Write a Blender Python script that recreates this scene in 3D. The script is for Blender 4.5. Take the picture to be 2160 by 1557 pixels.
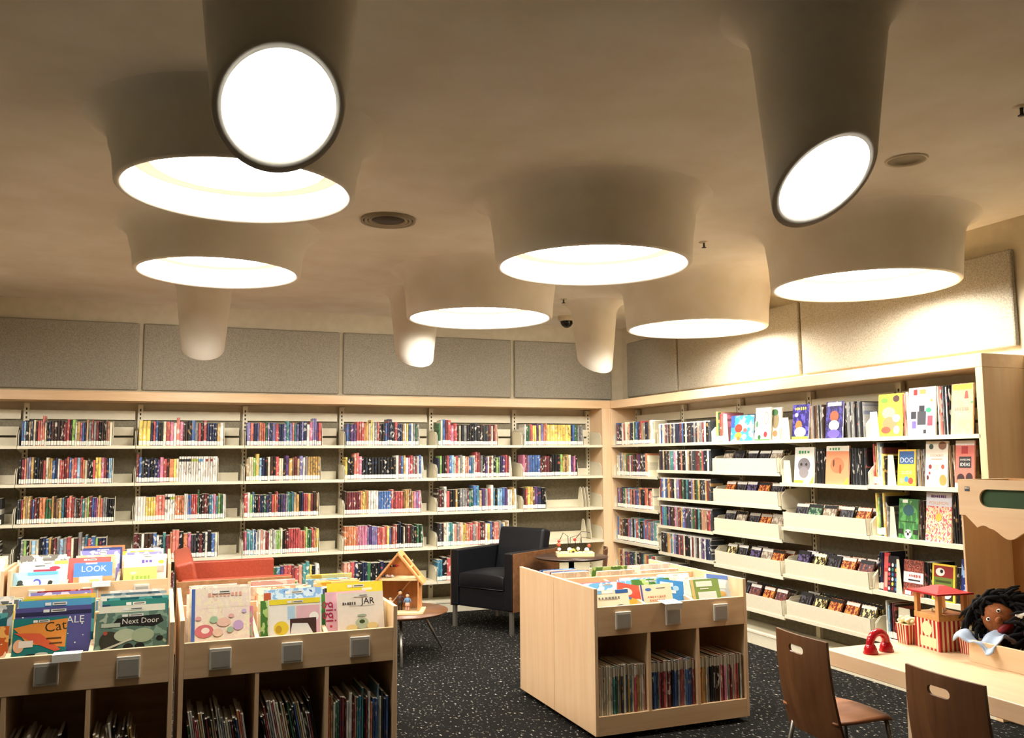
import bpy, bmesh, math, random
from mathutils import Vector, Matrix
for o in list(bpy.data.objects): bpy.data.objects.remove(o)
random.seed(7)
SC = bpy.context.scene
COL = SC.collection
PI = math.pi

# ------------------------------------------------------------------ camera, world, exposure
yaw, pit, rol, FPX = .3764, .0995, -.0065, 1847.28
_F = Vector((math.sin(yaw)*math.cos(pit), math.cos(yaw)*math.cos(pit), math.sin(pit)))
_R0 = Vector((math.cos(yaw), -math.sin(yaw), 0)); _U0 = _R0.cross(_F)
_R = math.cos(rol)*_R0 + math.sin(rol)*_U0
_U = -math.sin(rol)*_R0 + math.cos(rol)*_U0
cam = bpy.data.objects.new('camera', bpy.data.cameras.new('camera'))
COL.objects.link(cam)
cam.data.sensor_width = 36; cam.data.lens = FPX*36/2160; cam.data.clip_start = .02
m3 = Matrix((_R, _U, -_F)).transposed()
CAMPOS = Vector((-4.4305, -8.3495, 1.5082))
cam.matrix_world = Matrix.Translation(CAMPOS) @ m3.to_4x4()
SC.camera = cam
w = bpy.data.worlds.new('world'); SC.world = w; w.use_nodes = True
w.node_tree.nodes['Background'].inputs[0].default_value = (1, .9, .75, 1)
w.node_tree.nodes['Background'].inputs[1].default_value = .005
SC.view_settings.view_transform = 'Standard'; SC.view_settings.look = 'None'
SC.view_settings.gamma = 1; SC.view_settings.use_curve_mapping = False
SC.view_settings.exposure = 0.0
LAMP = 40.0; LAMPCOL = (1, .965, .895, 1)

# ------------------------------------------------------------------ helpers
def s2l(c):
    return tuple((x/12.92 if x <= .04045 else ((x+.055)/1.055)**2.4) for x in c)
def hexc(h):
    return s2l(tuple(int(h[i:i+2], 16)/255 for i in (0, 2, 4)))
MATS = {}
def nt(name):
    m = bpy.data.materials.new(name); m.use_nodes = True
    t = m.node_tree; b = t.nodes['Principled BSDF']
    MATS[name] = m
    return m, t, b
def N(t, ty, **kw):
    n = t.nodes.new(ty)
    for k, v in kw.items():
        if k.startswith('i_'): n.inputs[int(k[2:])].default_value = v
        else: setattr(n, k, v)
    return n
def plain(name, col, rough=.6, metal=0, spec=.5):
    if name in MATS: return MATS[name]
    m, t, b = nt(name)
    c = hexc(col) if isinstance(col, str) else col
    b.inputs['Base Color'].default_value = (*c, 1)
    b.inputs['Roughness'].default_value = rough; b.inputs['Metallic'].default_value = metal
    b.inputs['Specular IOR Level'].default_value = spec
    # a touch of mottling so that no surface is dead flat
    tc = N(t, 'ShaderNodeTexCoord'); no = N(t, 'ShaderNodeTexNoise'); no.inputs['Scale'].default_value = 40
    t.links.new(tc.outputs['Object'], no.inputs['Vector'])
    mx = N(t, 'ShaderNodeMix', data_type='RGBA', blend_type='MULTIPLY'); mx.inputs[0].default_value = .12
    mx.inputs[6].default_value = (*c, 1); t.links.new(no.outputs['Fac'], mx.inputs[7])
    t.links.new(mx.outputs[2], b.inputs['Base Color'])
    return m
def wood(name, c1, c2, axis='Z', rough=.4, scale=1.0, planks=0):
    m, t, b = nt(name)
    tc = N(t, 'ShaderNodeTexCoord'); mp = N(t, 'ShaderNodeMapping')
    s = {'X': (1.2, 14, 14), 'Y': (14, 1.2, 14), 'Z': (14, 14, 1.2)}[axis]
    mp.inputs['Scale'].default_value = [x*scale for x in s]
    t.links.new(tc.outputs['Object'], mp.inputs['Vector'])
    n1 = N(t, 'ShaderNodeTexNoise'); n1.inputs['Scale'].default_value = 1.6; n1.inputs['Detail'].default_value = 5
    n1.inputs['Distortion'].default_value = .6
    t.links.new(mp.outputs[0], n1.inputs['Vector'])
    r = N(t, 'ShaderNodeValToRGB'); r.color_ramp.elements[0].position = .32; r.color_ramp.elements[1].position = .7
    r.color_ramp.elements[0].color = (*hexc(c2), 1); r.color_ramp.elements[1].color = (*hexc(c1), 1)
    t.links.new(n1.outputs['Fac'], r.inputs[0]); t.links.new(r.outputs[0], b.inputs['Base Color'])
    b.inputs['Roughness'].default_value = rough
    return m
def noisy(name, c1, c2, scale=30, rough=.8, detail=4, bump=0, lo=.35, hi=.65, spec=.3):
    m, t, b = nt(name)
    tc = N(t, 'ShaderNodeTexCoord'); n1 = N(t, 'ShaderNodeTexNoise')
    n1.inputs['Scale'].default_value = scale; n1.inputs['Detail'].default_value = detail
    t.links.new(tc.outputs['Object'], n1.inputs['Vector'])
    r = N(t, 'ShaderNodeValToRGB'); r.color_ramp.elements[0].position = lo; r.color_ramp.elements[1].position = hi
    r.color_ramp.elements[0].color = (*hexc(c2), 1); r.color_ramp.elements[1].color = (*hexc(c1), 1)
    t.links.new(n1.outputs['Fac'], r.inputs[0]); t.links.new(r.outputs[0], b.inputs['Base Color'])
    b.inputs['Roughness'].default_value = rough; b.inputs['Specular IOR Level'].default_value = spec
    if bump:
        bp = N(t, 'ShaderNodeBump'); bp.inputs['Strength'].default_value = bump; bp.inputs['Distance'].default_value = .004
        t.links.new(n1.outputs['Fac'], bp.inputs['Height']); t.links.new(bp.outputs[0], b.inputs['Normal'])
    return m

class MB:
    def __init__(s): s.v = []; s.f = []; s.m = []; s.sm = []
    def add(s, vs, fs, mi=0, smooth=False):
        o = len(s.v); s.v += [tuple(x) for x in vs]
        s.f += [tuple(i+o for i in f) for f in fs]; s.m += [mi]*len(fs); s.sm += [smooth]*len(fs)
    def box(s, a, b, mi=0, M=None):
        x0, y0, z0 = a; x1, y1, z1 = b
        vs = [Vector(p) for p in ((x0,y0,z0),(x1,y0,z0),(x1,y1,z0),(x0,y1,z0),(x0,y0,z1),(x1,y0,z1),(x1,y1,z1),(x0,y1,z1))]
        if M: vs = [M@v for v in vs]
        s.add(vs, [(0,3,2,1),(4,5,6,7),(0,1,5,4),(1,2,6,5),(2,3,7,6),(3,0,4,7)], mi)
        return s
    def prism(s, poly, y0, y1, mi=0, M=None, plane='xz'):
        # polygon (ccw seen from -y) in xz extruded along y
        n = len(poly)
        def P(p, d):
            v = Vector((p[0], d, p[1])) if plane == 'xz' else (Vector((d, p[0], p[1])) if plane == 'yz' else Vector((p[0], p[1], d)))
            return M@v if M else v
        vs = [P(p, y0) for p in poly] + [P(p, y1) for p in poly]
        fs = [tuple(range(n)), tuple(range(2*n-1, n-1, -1))] + [((i+1) % n, i, i+n, (i+1) % n+n) for i in range(n)]
        s.add(vs, fs, mi); return s
    def lathe(s, prof, n=32, mi=0, M=None, smooth=True, cap0=False, cap1=False, zf=None):
        vs = []; fs = []
        for (r, z) in prof:
            for i in range(n):
                a = 2*PI*i/n; v = Vector((r*math.cos(a), r*math.sin(a), z))
                if zf: v = zf(v)
                vs.append(M@v if M else v)
        for j in range(len(prof)-1):
            for i in range(n):
                k = (i+1) % n
                fs.append((j*n+i, j*n+k, (j+1)*n+k, (j+1)*n+i))
        s.add(vs, fs, mi, smooth)
        o = len(s.v)-len(vs)
        if cap0: s.f.append(tuple(o+i for i in range(n-1, -1, -1))); s.m.append(mi); s.sm.append(False)
        if cap1: s.f.append(tuple(o+(len(prof)-1)*n+i for i in range(n))); s.m.append(mi); s.sm.append(False)
        return s
    def tube(s, pts, r, n=8, mi=0, closed=False, cap=True):
        pts = [Vector(p) for p in pts]; L = len(pts); vs = []; fs = []
        up = Vector((0, 0, 1))
        rr = r if isinstance(r, (list, tuple)) else [r]*L
        prev = None
        for i, p in enumerate(pts):
            t = (pts[min(i+1, L-1)]-pts[max(i-1, 0)]).normalized()
            if prev is None:
                a = t.cross(up)
                if a.length < 1e-3: a = t.cross(Vector((1, 0, 0)))
            else: a = prev - t*prev.dot(t)
            a.normalize(); prev = a; b = t.cross(a)
            for k in range(n):
                th = 2*PI*k/n; vs.append(p + rr[i]*(math.cos(th)*a+math.sin(th)*b))
        for i in range(L-1):
            for k in range(n):
                q = (k+1) % n
                fs.append((i*n+k, (i+1)*n+k, (i+1)*n+q, i*n+q))
        if cap: fs += [tuple(range(n)), tuple((L-1)*n+k for k in range(n-1, -1, -1))]
        s.add(vs, fs, mi, True); return s
    def ell(s, c, r, mi=0, n=16, k=10, M=None):
        prof = [(math.sin(PI*i/k), -math.cos(PI*i/k)) for i in range(k+1)]
        T = Matrix.Translation(c) @ Matrix.Diagonal((*r, 1))
        s.lathe([(max(p[0], 1e-4), p[1]) for p in prof], n, mi, (M@T) if M else T); return s
    def mesh(s, name, mats):
        me = bpy.data.meshes.new(name); me.from_pydata(s.v, [], s.f)
        for m in (mats if isinstance(mats, (list, tuple)) else [mats]): me.materials.append(m)
        me.polygons.foreach_set('material_index', s.m); me.polygons.foreach_set('use_smooth', s.sm)
        me.update(); return me
    def build(s, name, mats, parent=None, bevel=0, loc=None, M=None):
        o = bpy.data.objects.new(name, s.mesh(name, mats)); COL.objects.link(o)
        if parent: o.parent = parent
        if loc: o.location = loc
        if M: o.matrix_local = M
        if bevel:
            md = o.modifiers.new('bevel', 'BEVEL'); md.width = bevel; md.segments = 2; md.limit_method = 'ANGLE'
        return o
def bx(name, a, b, mat, parent=None, bevel=0):
    return MB().box(a, b).build(name, mat, parent, bevel)
def tag(o, label=None, cat=None, group=None, kind=None):
    if label: o['label'] = label
    if cat: o['category'] = cat
    if group: o['group'] = group
    if kind: o['kind'] = kind
    return o
def empty(name, loc=(0, 0, 0), rz=0):
    o = bpy.data.objects.new(name, None); COL.objects.link(o); o.location = loc; o.rotation_euler = (0, 0, rz)
    o.empty_display_size = .05
    return o
def copy_tree(o, parent=None):
    c = o.copy(); COL.objects.link(c)
    if parent: c.parent = parent; c.matrix_parent_inverse = o.matrix_parent_inverse.copy()
    for ch in list(o.children): copy_tree(ch, c)
    return c
def RZ(a): return Matrix.Rotation(a, 4, 'Z')
def RX(a): return Matrix.Rotation(a, 4, 'X')
def RY(a): return Matrix.Rotation(a, 4, 'Y')
def TR(*p): return Matrix.Translation(p if len(p) == 3 else p[0])
ORD = ['first','second','third','fourth','fifth','sixth','seventh','eighth','ninth','tenth','eleventh','twelfth','thirteenth','fourteenth','fifteenth','sixteenth','seventeenth','eighteenth','nineteenth']
TENS = {2: 'twenty', 3: 'thirty', 4: 'forty'}
def ordn(n):
    if n <= 19: return ORD[n-1]
    t, u = divmod(n, 10)
    return ({2: 'twentieth', 3: 'thirtieth', 4: 'fortieth'}[t] if u == 0 else TENS[t]+'-'+ORD[u-1])

def text_geo(s, size, align='CENTER'):
    cu = bpy.data.curves.new('t', 'FONT'); cu.body = s; cu.size = size; cu.align_x = align; cu.align_y = 'CENTER'
    cu.resolution_u = 2
    o = bpy.data.objects.new('t', cu); COL.objects.link(o)
    dg = bpy.context.evaluated_depsgraph_get(); dg.update()
    me = o.evaluated_get(dg).to_mesh()
    vs = [v.co.copy() for v in me.vertices]; fs = [tuple(p.vertices) for p in me.polygons]
    o.evaluated_get(dg).to_mesh_clear(); bpy.data.objects.remove(o); bpy.data.curves.remove(cu)
    return vs, fs
_tc = {}
def text(mb, s, size, x, z, y=0, mi=0, M=None, sx=1, rot=0):
    if s not in _tc: _tc[s] = text_geo(s, 1.0)
    vs, fs = _tc[s]; out = []
    for v in vs:
        a = v.x*size*sx; b = v.y*size
        p = Vector((x+a*math.cos(rot)-b*math.sin(rot), y, z+a*math.sin(rot)+b*math.cos(rot)))
        out.append(M@p if M else p)
    mb.add(out, fs, mi)

# ------------------------------------------------------------------ materials
maple = wood('maple', 'e6c59a', 'dab487', 'X')
maple_v = wood('maple_upright', 'eacba2', 'e3be93', 'Z')
maple_y = wood('maple_lengthwise', 'eacba2', 'e3be93', 'Y')
walnut = wood('walnut_ply', '6a4426', '54331a', 'Z', .38)
walnut_h = wood('walnut_seat', 'a06a45', '8a5534', 'X', .38)
walnut_top = wood('walnut_top', '7a5233', '5f3c22', 'X', .35)
darktop = wood('dark_table_top', '4a3528', '35241a', 'X', .3)
metal = plain('cream_metal', 'e6ddc2', .45)
tray_m = plain('cream_tray', 'efe6cb', .4)
slotdark = plain('slot_dark', '2a261e', .8)
felt = noisy('felt_panel', 'b6af9e', '918b7b', 120, .95, 6, .3)
wallm = noisy('painted_wall', 'd6cbb0', 'cec3a8', 12, .8)
plaster = noisy('ceiling_plaster', 'efeade', 'e4dcca', 3.5, .85, 6, .05, .3, .7)
backp = noisy('shelf_back_felt', '8d8571', '7c7460', 60, .9)
black_leather = noisy('black_leather', '0b0c10', '07080a', 60, .45, 4, .08, spec=.35)
orange_leather = noisy('orange_leather', 'a4452b', '943c24', 60, .45, 4, .08, spec=.5)
steel = plain('brushed_steel', '9a958a', .35, .8)
blackmetal = plain('black_metal', '17150f', .45, .3)
page = plain('paper_pages', 'efe6cf', .8)
sticker = plain('white_sticker', 'f7f1e2', .6)
acryl = plain('clear_plate', 'd8d2c4', .25)
greyins = plain('grey_insert', 'a7a295', .5)
white_card = plain('white_card', 'f8f5ec', .6)
redp = plain('red_paint', 'b8242a', .35)
toywood = wood('toy_wood', 'd9a468', 'c98f52', 'Z', .45)
dollwood = wood('doll_house_wood', 'd99a5e', 'c6864c', 'Z', .45)
greenm = plain('green_felt', '2f4a28', .8)

def emit(name, col, st):
    m, t, b = nt(name)
    b.inputs['Base Color'].default_value = (1, 1, 1, 1)
    b.inputs['Emission Color'].default_value = col; b.inputs['Emission Strength'].default_value = st
    return m
lampdisc = emit('lamp_diffuser', LAMPCOL, LAMP)
spotdisc = emit('column_diffuser', LAMPCOL, LAMP*1.4)
dimdisc = emit('column_diffuser_dimmed', LAMPCOL, LAMP*.3)
lining_glow = emit('lamp_lining_glow', LAMPCOL, LAMP*.04)  # lining given its own glow, brightening the drum insides and nearby walls
ledgem = plain('lamp_ledge', 'b5a688', .7)

def carpet():
    m, t, b = nt('carpet')
    tc = N(t, 'ShaderNodeTexCoord')
    n1 = N(t, 'ShaderNodeTexNoise'); n1.inputs['Scale'].default_value = 62; n1.inputs['Detail'].default_value = 3
    mp = N(t, 'ShaderNodeMapping'); mp.inputs['Scale'].default_value = (1, .55, 1); mp.inputs['Rotation'].default_value = (0, 0, .5)
    t.links.new(tc.outputs['Object'], mp.inputs[0]); t.links.new(mp.outputs[0], n1.inputs['Vector'])
    r = N(t, 'ShaderNodeValToRGB'); e = r.color_ramp.elements
    e[0].position = .0; e[0].color = (*hexc('100f0d'), 1); e[1].position = .61; e[1].color = (*hexc('1f1d1a'), 1)
    x = r.color_ramp.elements.new(.66); x.color = (*hexc('8a857a'), 1)
    x = r.color_ramp.elements.new(.74); x.color = (*hexc('d9d3c5'), 1)
    t.links.new(n1.outputs['Fac'], r.inputs[0])
    n2 = N(t, 'ShaderNodeTexNoise'); n2.inputs['Scale'].default_value = 420
    t.links.new(tc.outputs['Object'], n2.inputs['Vector'])
    mx = N(t, 'ShaderNodeMix', data_type='RGBA', blend_type='MULTIPLY'); mx.inputs[0].default_value = .7
    t.links.new(r.outputs[0], mx.inputs[6]); t.links.new(n2.outputs['Fac'], mx.inputs[7])
    t.links.new(mx.outputs[2], b.inputs['Base Color']); b.inputs['Roughness'].default_value = 1
    b.inputs['Specular IOR Level'].default_value = .1
    bp = N(t, 'ShaderNodeBump'); bp.inputs['Strength'].default_value = .4; bp.inputs['Distance'].default_value = .004
    t.links.new(n2.outputs['Fac'], bp.inputs['Height']); t.links.new(bp.outputs[0], b.inputs['Normal'])
    return m
carpetm = carpet()

def book_mat(name, attr):
    # spine colour from the object colour (or a colour attribute for the joined remainder) with lettering-like marks
    m, t, b = nt(name)
    if attr:
        a = N(t, 'ShaderNodeAttribute', attribute_name='col'); colr = a.outputs['Color']; rnd = a.outputs['Alpha']
    else:
        a = N(t, 'ShaderNodeObjectInfo'); colr = a.outputs['Color']; rnd = a.outputs['Random']
    uv = N(t, 'ShaderNodeUVMap', uv_map='UVMap'); sp = N(t, 'ShaderNodeSeparateXYZ')
    t.links.new(uv.outputs[0], sp.inputs[0])
    mul = N(t, 'ShaderNodeMath', operation='MULTIPLY'); mul.inputs[1].default_value = 91.7; t.links.new(rnd, mul.inputs[0])
    cb = N(t, 'ShaderNodeCombineXYZ')
    mx_ = N(t, 'ShaderNodeMath', operation='MULTIPLY'); mx_.inputs[1].default_value = 1.0; t.links.new(sp.outputs[0], mx_.inputs[0])
    my_ = N(t, 'ShaderNodeMath', operation='MULTIPLY'); my_.inputs[1].default_value = 5.5; t.links.new(sp.outputs[1], my_.inputs[0])
    t.links.new(mx_.outputs[0], cb.inputs[0]); t.links.new(my_.outputs[0], cb.inputs[1]); t.links.new(mul.outputs[0], cb.inputs[2])
    no = N(t, 'ShaderNodeTexNoise'); no.inputs['Scale'].default_value = 1.3; no.inputs['Detail'].default_value = .4
    t.links.new(cb.outputs[0], no.inputs['Vector'])
    g1 = N(t, 'ShaderNodeMath', operation='GREATER_THAN'); g1.inputs[1].default_value = .62; t.links.new(no.outputs['Fac'], g1.inputs[0])
    # only within the title field
    a1 = N(t, 'ShaderNodeMath', operation='GREATER_THAN'); a1.inputs[1].default_value = .28; t.links.new(sp.outputs[1], a1.inputs[0])
    a2 = N(t, 'ShaderNodeMath', operation='LESS_THAN'); a2.inputs[1].default_value = .93; t.links.new(sp.outputs[1], a2.inputs[0])
    p1 = N(t, 'ShaderNodeMath', operation='MULTIPLY'); t.links.new(g1.outputs[0], p1.inputs[0]); t.links.new(a1.outputs[0], p1.inputs[1])
    p2 = N(t, 'ShaderNodeMath', operation='MULTIPLY'); t.links.new(p1.outputs[0], p2.inputs[0]); t.links.new(a2.outputs[0], p2.inputs[1])
    rp = N(t, 'ShaderNodeValToRGB'); rp.color_ramp.interpolation = 'CONSTANT'
    es = rp.color_ramp.elements; es[0].position = 0; es[0].color = (*hexc('f3ead8'), 1); es[1].position = .45; es[1].color = (*hexc('1d1a18'), 1)
    for ps, cc in ((.62, 'd9a23a'), (.74, 'c03a2c'), (.84, 'f0e9dc'), (.93, '2b4a78')):
        x = es.new(ps); x.color = (*hexc(cc), 1)
    fr = N(t, 'ShaderNodeMath', operation='FRACT'); t.links.new(mul.outputs[0], fr.inputs[0]); t.links.new(fr.outputs[0], rp.inputs[0])
    sc = N(t, 'ShaderNodeMath', operation='MULTIPLY'); sc.inputs[1].default_value = .6; t.links.new(p2.outputs[0], sc.inputs[0])
    mx = N(t, 'ShaderNodeMix', data_type='RGBA'); t.links.new(sc.outputs[0], mx.inputs[0])
    t.links.new(colr, mx.inputs[6]); t.links.new(rp.outputs[0], mx.inputs[7])
    n3 = N(t, 'ShaderNodeTexNoise'); n3.inputs['Scale'].default_value = .45; n3.inputs['Detail'].default_value = 0
    t.links.new(cb.outputs[0], n3.inputs['Vector'])
    g3 = N(t, 'ShaderNodeMapRange'); g3.inputs[1].default_value = .5; g3.inputs[2].default_value = .53; g3.inputs[3].default_value = .72; g3.inputs[4].default_value = 1.05
    t.links.new(n3.outputs['Fac'], g3.inputs[0])
    hs = N(t, 'ShaderNodeHueSaturation'); hs.inputs['Saturation'].default_value = .86; t.links.new(mx.outputs[2], hs.inputs['Color']); t.links.new(g3.outputs[0], hs.inputs['Value'])
    t.links.new(hs.outputs[0], b.inputs['Base Color']); b.inputs['Roughness'].default_value = .4
    return m
bookm = book_mat('book_cover_spine', False); bookstuff = book_mat('book_cover_spine_joined', True)

def cover_mat(name, cols, scale=4, style='blob', band=None):
    if name in MATS: return MATS[name]
    m, t, b = nt(name)
    tc = N(t, 'ShaderNodeTexCoord')
    mp = N(t, 'ShaderNodeMapping'); mp.inputs['Location'].default_value = (random.random()*9, 0, random.random()*9)
    t.links.new(tc.outputs['Generated'], mp.inputs[0])
    if style == 'dots':
        n = N(t, 'ShaderNodeTexVoronoi'); n.inputs['Scale'].default_value = scale; out = n.outputs['Distance']
    else:
        n = N(t, 'ShaderNodeTexNoise'); n.inputs['Scale'].default_value = scale; n.inputs['Detail'].default_value = 2.5; out = n.outputs['Fac']
    t.links.new(mp.outputs[0], n.inputs['Vector'])
    r = N(t, 'ShaderNodeValToRGB'); r.color_ramp.interpolation = 'CONSTANT'; e = r.color_ramp.elements
    k = len(cols); lo, hi = (.3, .66) if style != 'dots' else (.15, .5)
    pos = [0]+[lo+(hi-lo)*i/max(1, k-2) for i in range(k-1)]
    e[0].position = pos[0]; e[0].color = (*hexc(cols[0]), 1); e[1].position = pos[1] if k > 1 else 1; e[1].color = (*hexc(cols[min(1, k-1)]), 1)
    for i in range(2, k):
        x = e.new(pos[i]); x.color = (*hexc(cols[i]), 1)
    t.links.new(out, r.inputs[0]); last = r.outputs[0]
    if band:
        bc, b0, b1 = band
        sp = N(t, 'ShaderNodeSeparateXYZ'); t.links.new(tc.outputs['Generated'], sp.inputs[0])
        g = N(t, 'ShaderNodeMath', operation='GREATER_THAN'); g.inputs[1].default_value = b0; t.links.new(sp.outputs[2], g.inputs[0])
        l = N(t, 'ShaderNodeMath', operation='LESS_THAN'); l.inputs[1].default_value = b1; t.links.new(sp.outputs[2], l.inputs[0])
        mu = N(t, 'ShaderNodeMath', operation='MULTIPLY'); t.links.new(g.outputs[0], mu.inputs[0]); t.links.new(l.outputs[0], mu.inputs[1])
        mx = N(t, 'ShaderNodeMix', data_type='RGBA'); t.links.new(mu.outputs[0], mx.inputs[0]); t.links.new(last, mx.inputs[6])
        mx.inputs[7].default_value = (*hexc(bc), 1); last = mx.outputs[2]
    t.links.new(last, b.inputs['Base Color']); b.inputs['Roughness'].default_value = .35
    return m

# ------------------------------------------------------------------ room shell
ZC = 2.94; WB = .35; WR = .35; XL = -9.0; YF = -11.5
def struct(o): o['kind'] = 'structure'; return o
struct(bx('floor', (XL-.1, YF-.1, -.1), (WR+.1, WB+.1, 0), carpetm))
struct(bx('ceiling', (XL-.1, YF-.1, ZC), (WR+.1, WB+.1, ZC+.1), plaster))
wall_back = struct(bx('wall_back', (XL-.1, WB, 0), (WR+.1, WB+.1, ZC), wallm))
wall_right = struct(bx('wall_right', (WR, YF-.1, 0), (WR+.1, WB, ZC), wallm))
struct(bx('wall_left', (XL-.1, YF-.1, 0), (XL, WB, ZC), wallm))
struct(bx('wall_front', (XL, YF-.1, 0), (WR, YF, ZC), wallm))
struct(bx('baseboard_right', (WR-.012, YF, 0), (WR, -4.66, .1), plain('baseboard_paint', '3a362e', .6)))
# felt acoustic panels, each a piece of the wall
for x0, x1 in ((-8.33, -6.49), (-6.455, -4.68), (-4.643, -2.846), (-2.807, -1.013), (-.973, .19)):
    bx('acoustic_panel', (x0, WB-.035, 2.133), (x1, WB, 2.748), felt, wall_back, .012)
for y0, y1 in ((-.815, .19), (-2.655, -.85), (-4.6, -2.69)):
    bx('acoustic_panel', (WR-.035, y0, 2.15), (WR, y1, 2.75), felt, wall_right, .012)
# maple surround of the shelving
BX0 = -.10; BAY = .914; NB = 9
XS = BX0-BAY*NB
YE = -5*BAY
t1 = struct(MB().box((XS-.05, 0, 2.012), (0, WB, 2.095)).build('trim_1', maple, None, .004))
t2 = struct(MB().box((0, YE-.05, 2.012), (WR, 0, 2.095)).build('trim_2', maple_y, None, .004))
t3 = struct(MB().box((BX0, 0, 0), (0, WB-.001, 2.012)).box((0, -.012, 0), (WR-.001, .06, 2.012)).build('trim_3', maple_v, None, .003))
t4 = struct(MB().box((0, YE-.05, 0), (WR-.001, YE, 2.012)).build('trim_4', maple_v, None, .003))

# ------------------------------------------------------------------ ceiling lights
def ring_light(cx, cy, zr, R, label):
    root = empty('ceiling_light', (cx, cy, zr))
    h = ZC-zr
    out = [(R, .008), (R+.008, .001), (R+.022, .001), (R+.03, .01), (R+.04, h*.4), (R+.055, h-.12)]
    z1 = h-.12; r1 = R+.055
    for i in range(1, 9):
        a = i/8*PI/2
        out.append((r1+.13*(1-math.cos(a)), z1+(h+.004-z1)*math.sin(a)))
    MB().lathe(out, 64).build('housing', plaster, root)
    MB().lathe([(R-.022, .125), (R-.012, .06), (R, .008)], 64).build('glowing_reflector', lining_glow, root)  # inner wall glows by itself besides bouncing the disc's light
    MB().lathe([(R-.10, .15), (R-.10, .125), (R-.022, .125)], 64, smooth=False).build('ledge_ring', ledgem, root)
    MB().lathe([(.0005, .15), (R-.10, .15)], 64, smooth=False).build('diffuser', lampdisc, root)
    tag(root, label, 'ceiling light', 'wide round ceiling lights')
    return root
def cut_light(cx, cy, face, label):
    # tapered column cut off at a slant; the luminous disc fills the cut
    root = empty('ceiling_light', (cx, cy, 2.26))
    zb, r0, k = .114, .163, .7
    h = ZC-2.26
    def zcut(v, off=0): return zb+off+k*v.y*face
    mb = MB(); n = 48
    rings = []
    def ring(r, zfun):
        return [Vector((r*math.cos(2*PI*i/n), r*math.sin(2*PI*i/n), 0)) for i in range(n)], zfun
    prof = [('c', r0-.025, .010), ('c', r0-.024, .001), ('c', r0-.004, 0), ('c', r0, .006)]
    for f_ in (.15, .35, .6, .8, 1): prof.append(('m', r0+.045*f_, f_))
    z1 = h-.13
    for i in range(1, 9):
        a = i/8*PI/2; prof.append(('t', r0+.045+.13*(1-math.cos(a)), z1+.134*math.sin(a)))
    vs = []
    for kind, r, p in prof:
        for i in range(n):
            v = Vector((r*math.cos(2*PI*i/n), r*math.sin(2*PI*i/n), 0))
            zc = zcut(v)
            v.z = zc+p if kind == 'c' else (zc+.006+(z1-zc-.006)*p if kind == 'm' else p)
            vs.append(v)
    fs = [(j*n+i, j*n+(i+1) % n, (j+1)*n+(i+1) % n, (j+1)*n+i) for j in range(len(prof)-1) for i in range(n)]
    mb.add(vs, fs, 0, True); mb.build('housing', plaster, root)
    d = MB(); rr = r0-.025
    vs = [Vector((rr*math.cos(2*PI*i/n), rr*math.sin(2*PI*i/n), 0)) for i in range(n)]
    for v in vs: v.z = zcut(v, .009)
    d.add(vs, [tuple(range(n-1, -1, -1))]); d.build('diffuser', spotdisc if face > 0 else dimdisc, root)
    tag(root, label, 'ceiling light', 'slant-cut column lights')
    return root
ring_light(-4.165, -4.42, 2.662, .474, 'wide shallow drum ceiling light overlapped by the slant-cut column light')
ring_light(-4.15, -2.62, 2.662, .472, 'wide drum ceiling light above the orange settee')
ring_light(-2.205, -3.98, 2.57, .522, 'wide drum ceiling light above the double maple book browser')
ring_light(-2.18, -1.98, 2.572, .535, 'wide drum ceiling light above the doll house table')
ring_light(-.38, -4.12, 2.552, .53, 'wide drum ceiling light above the disc trays near the shelf end panel')
ring_light(-.36, -2.22, 2.545, .545, 'wide drum ceiling light next to the ceiling sprinkler by right wall')
ring_light(-6.2, -3.5, 2.6, .53, 'added drum ceiling light out of view, left of the Cat browser')  # unseen lamp added for general light, continuing the drum grid
ring_light(-6.25, -2.0, 2.6, .53, 'added drum ceiling light out of view over the row-end browser')  # second drum added beyond the frame for the same fill light
cut_light(-4.19, -6.17, -1, 'slant-cut column light with full round disc in front of the shallow drum')
cut_light(-2.505, -6.19, -1, 'slant-cut column light hanging beside the round ceiling loudspeaker')
cut_light(-4.177, -1.05, 1, 'slant-cut column light turned to the back wall above the orange settee')
cut_light(-2.45, -1.05, 1, 'slant-cut column light turned to the back wall behind the doll house')
cut_light(-.712, -1.05, 1, 'slant-cut column light turned to the back wall beside the camera dome')

# ceiling fittings
def disc_at(x, y, label, rim_m, mid_m, r=.155):
    root = empty('ceiling_speaker', (x, y, ZC))
    MB().lathe([(r*.86, -.004), (r*.9, -.008), (r*.97, -.008), (r, 0)], 40).build('trim_ring', rim_m, root)
    MB().lathe([(.0005, -.003), (r*.5, -.003), (r*.52, -.008), (r*.86, -.004)], 40).build('grille', mid_m, root)
    tag(root, label, 'loudspeaker'); return root
vent = empty('air_diffuser', (-3.218, -3.26, ZC))
for i, (ra, rb) in enumerate(((.15, .165), (.125, .142), (.1, .118))):
    MB().lathe([(ra, 0), (ra, -.012+.002*i), (rb, -.016+.002*i), (rb, 0)], 40).build('ring', plain('vent_paint', 'a2957a', .6), vent)
MB().lathe([(.0005, -.006), (.09, -.006), (.094, 0)], 40).build('core', plain('vent_dark', '3b3122', .7), vent)
MB().lathe([(.0005, -.0015), (.15, -.0015)], 40).build('backing', plain('vent_back', '57492f', .8), vent)
tag(vent, 'round ceiling air diffuser with dark core and ringed rim', 'air diffuser')
disc_at(-1.10, -5.19, 'round pale ceiling loudspeaker with mesh grille', plain('spk_rim', 'd8cdb2', .5), plain('spk_mesh', '9a8f76', .8), .10)
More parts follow.
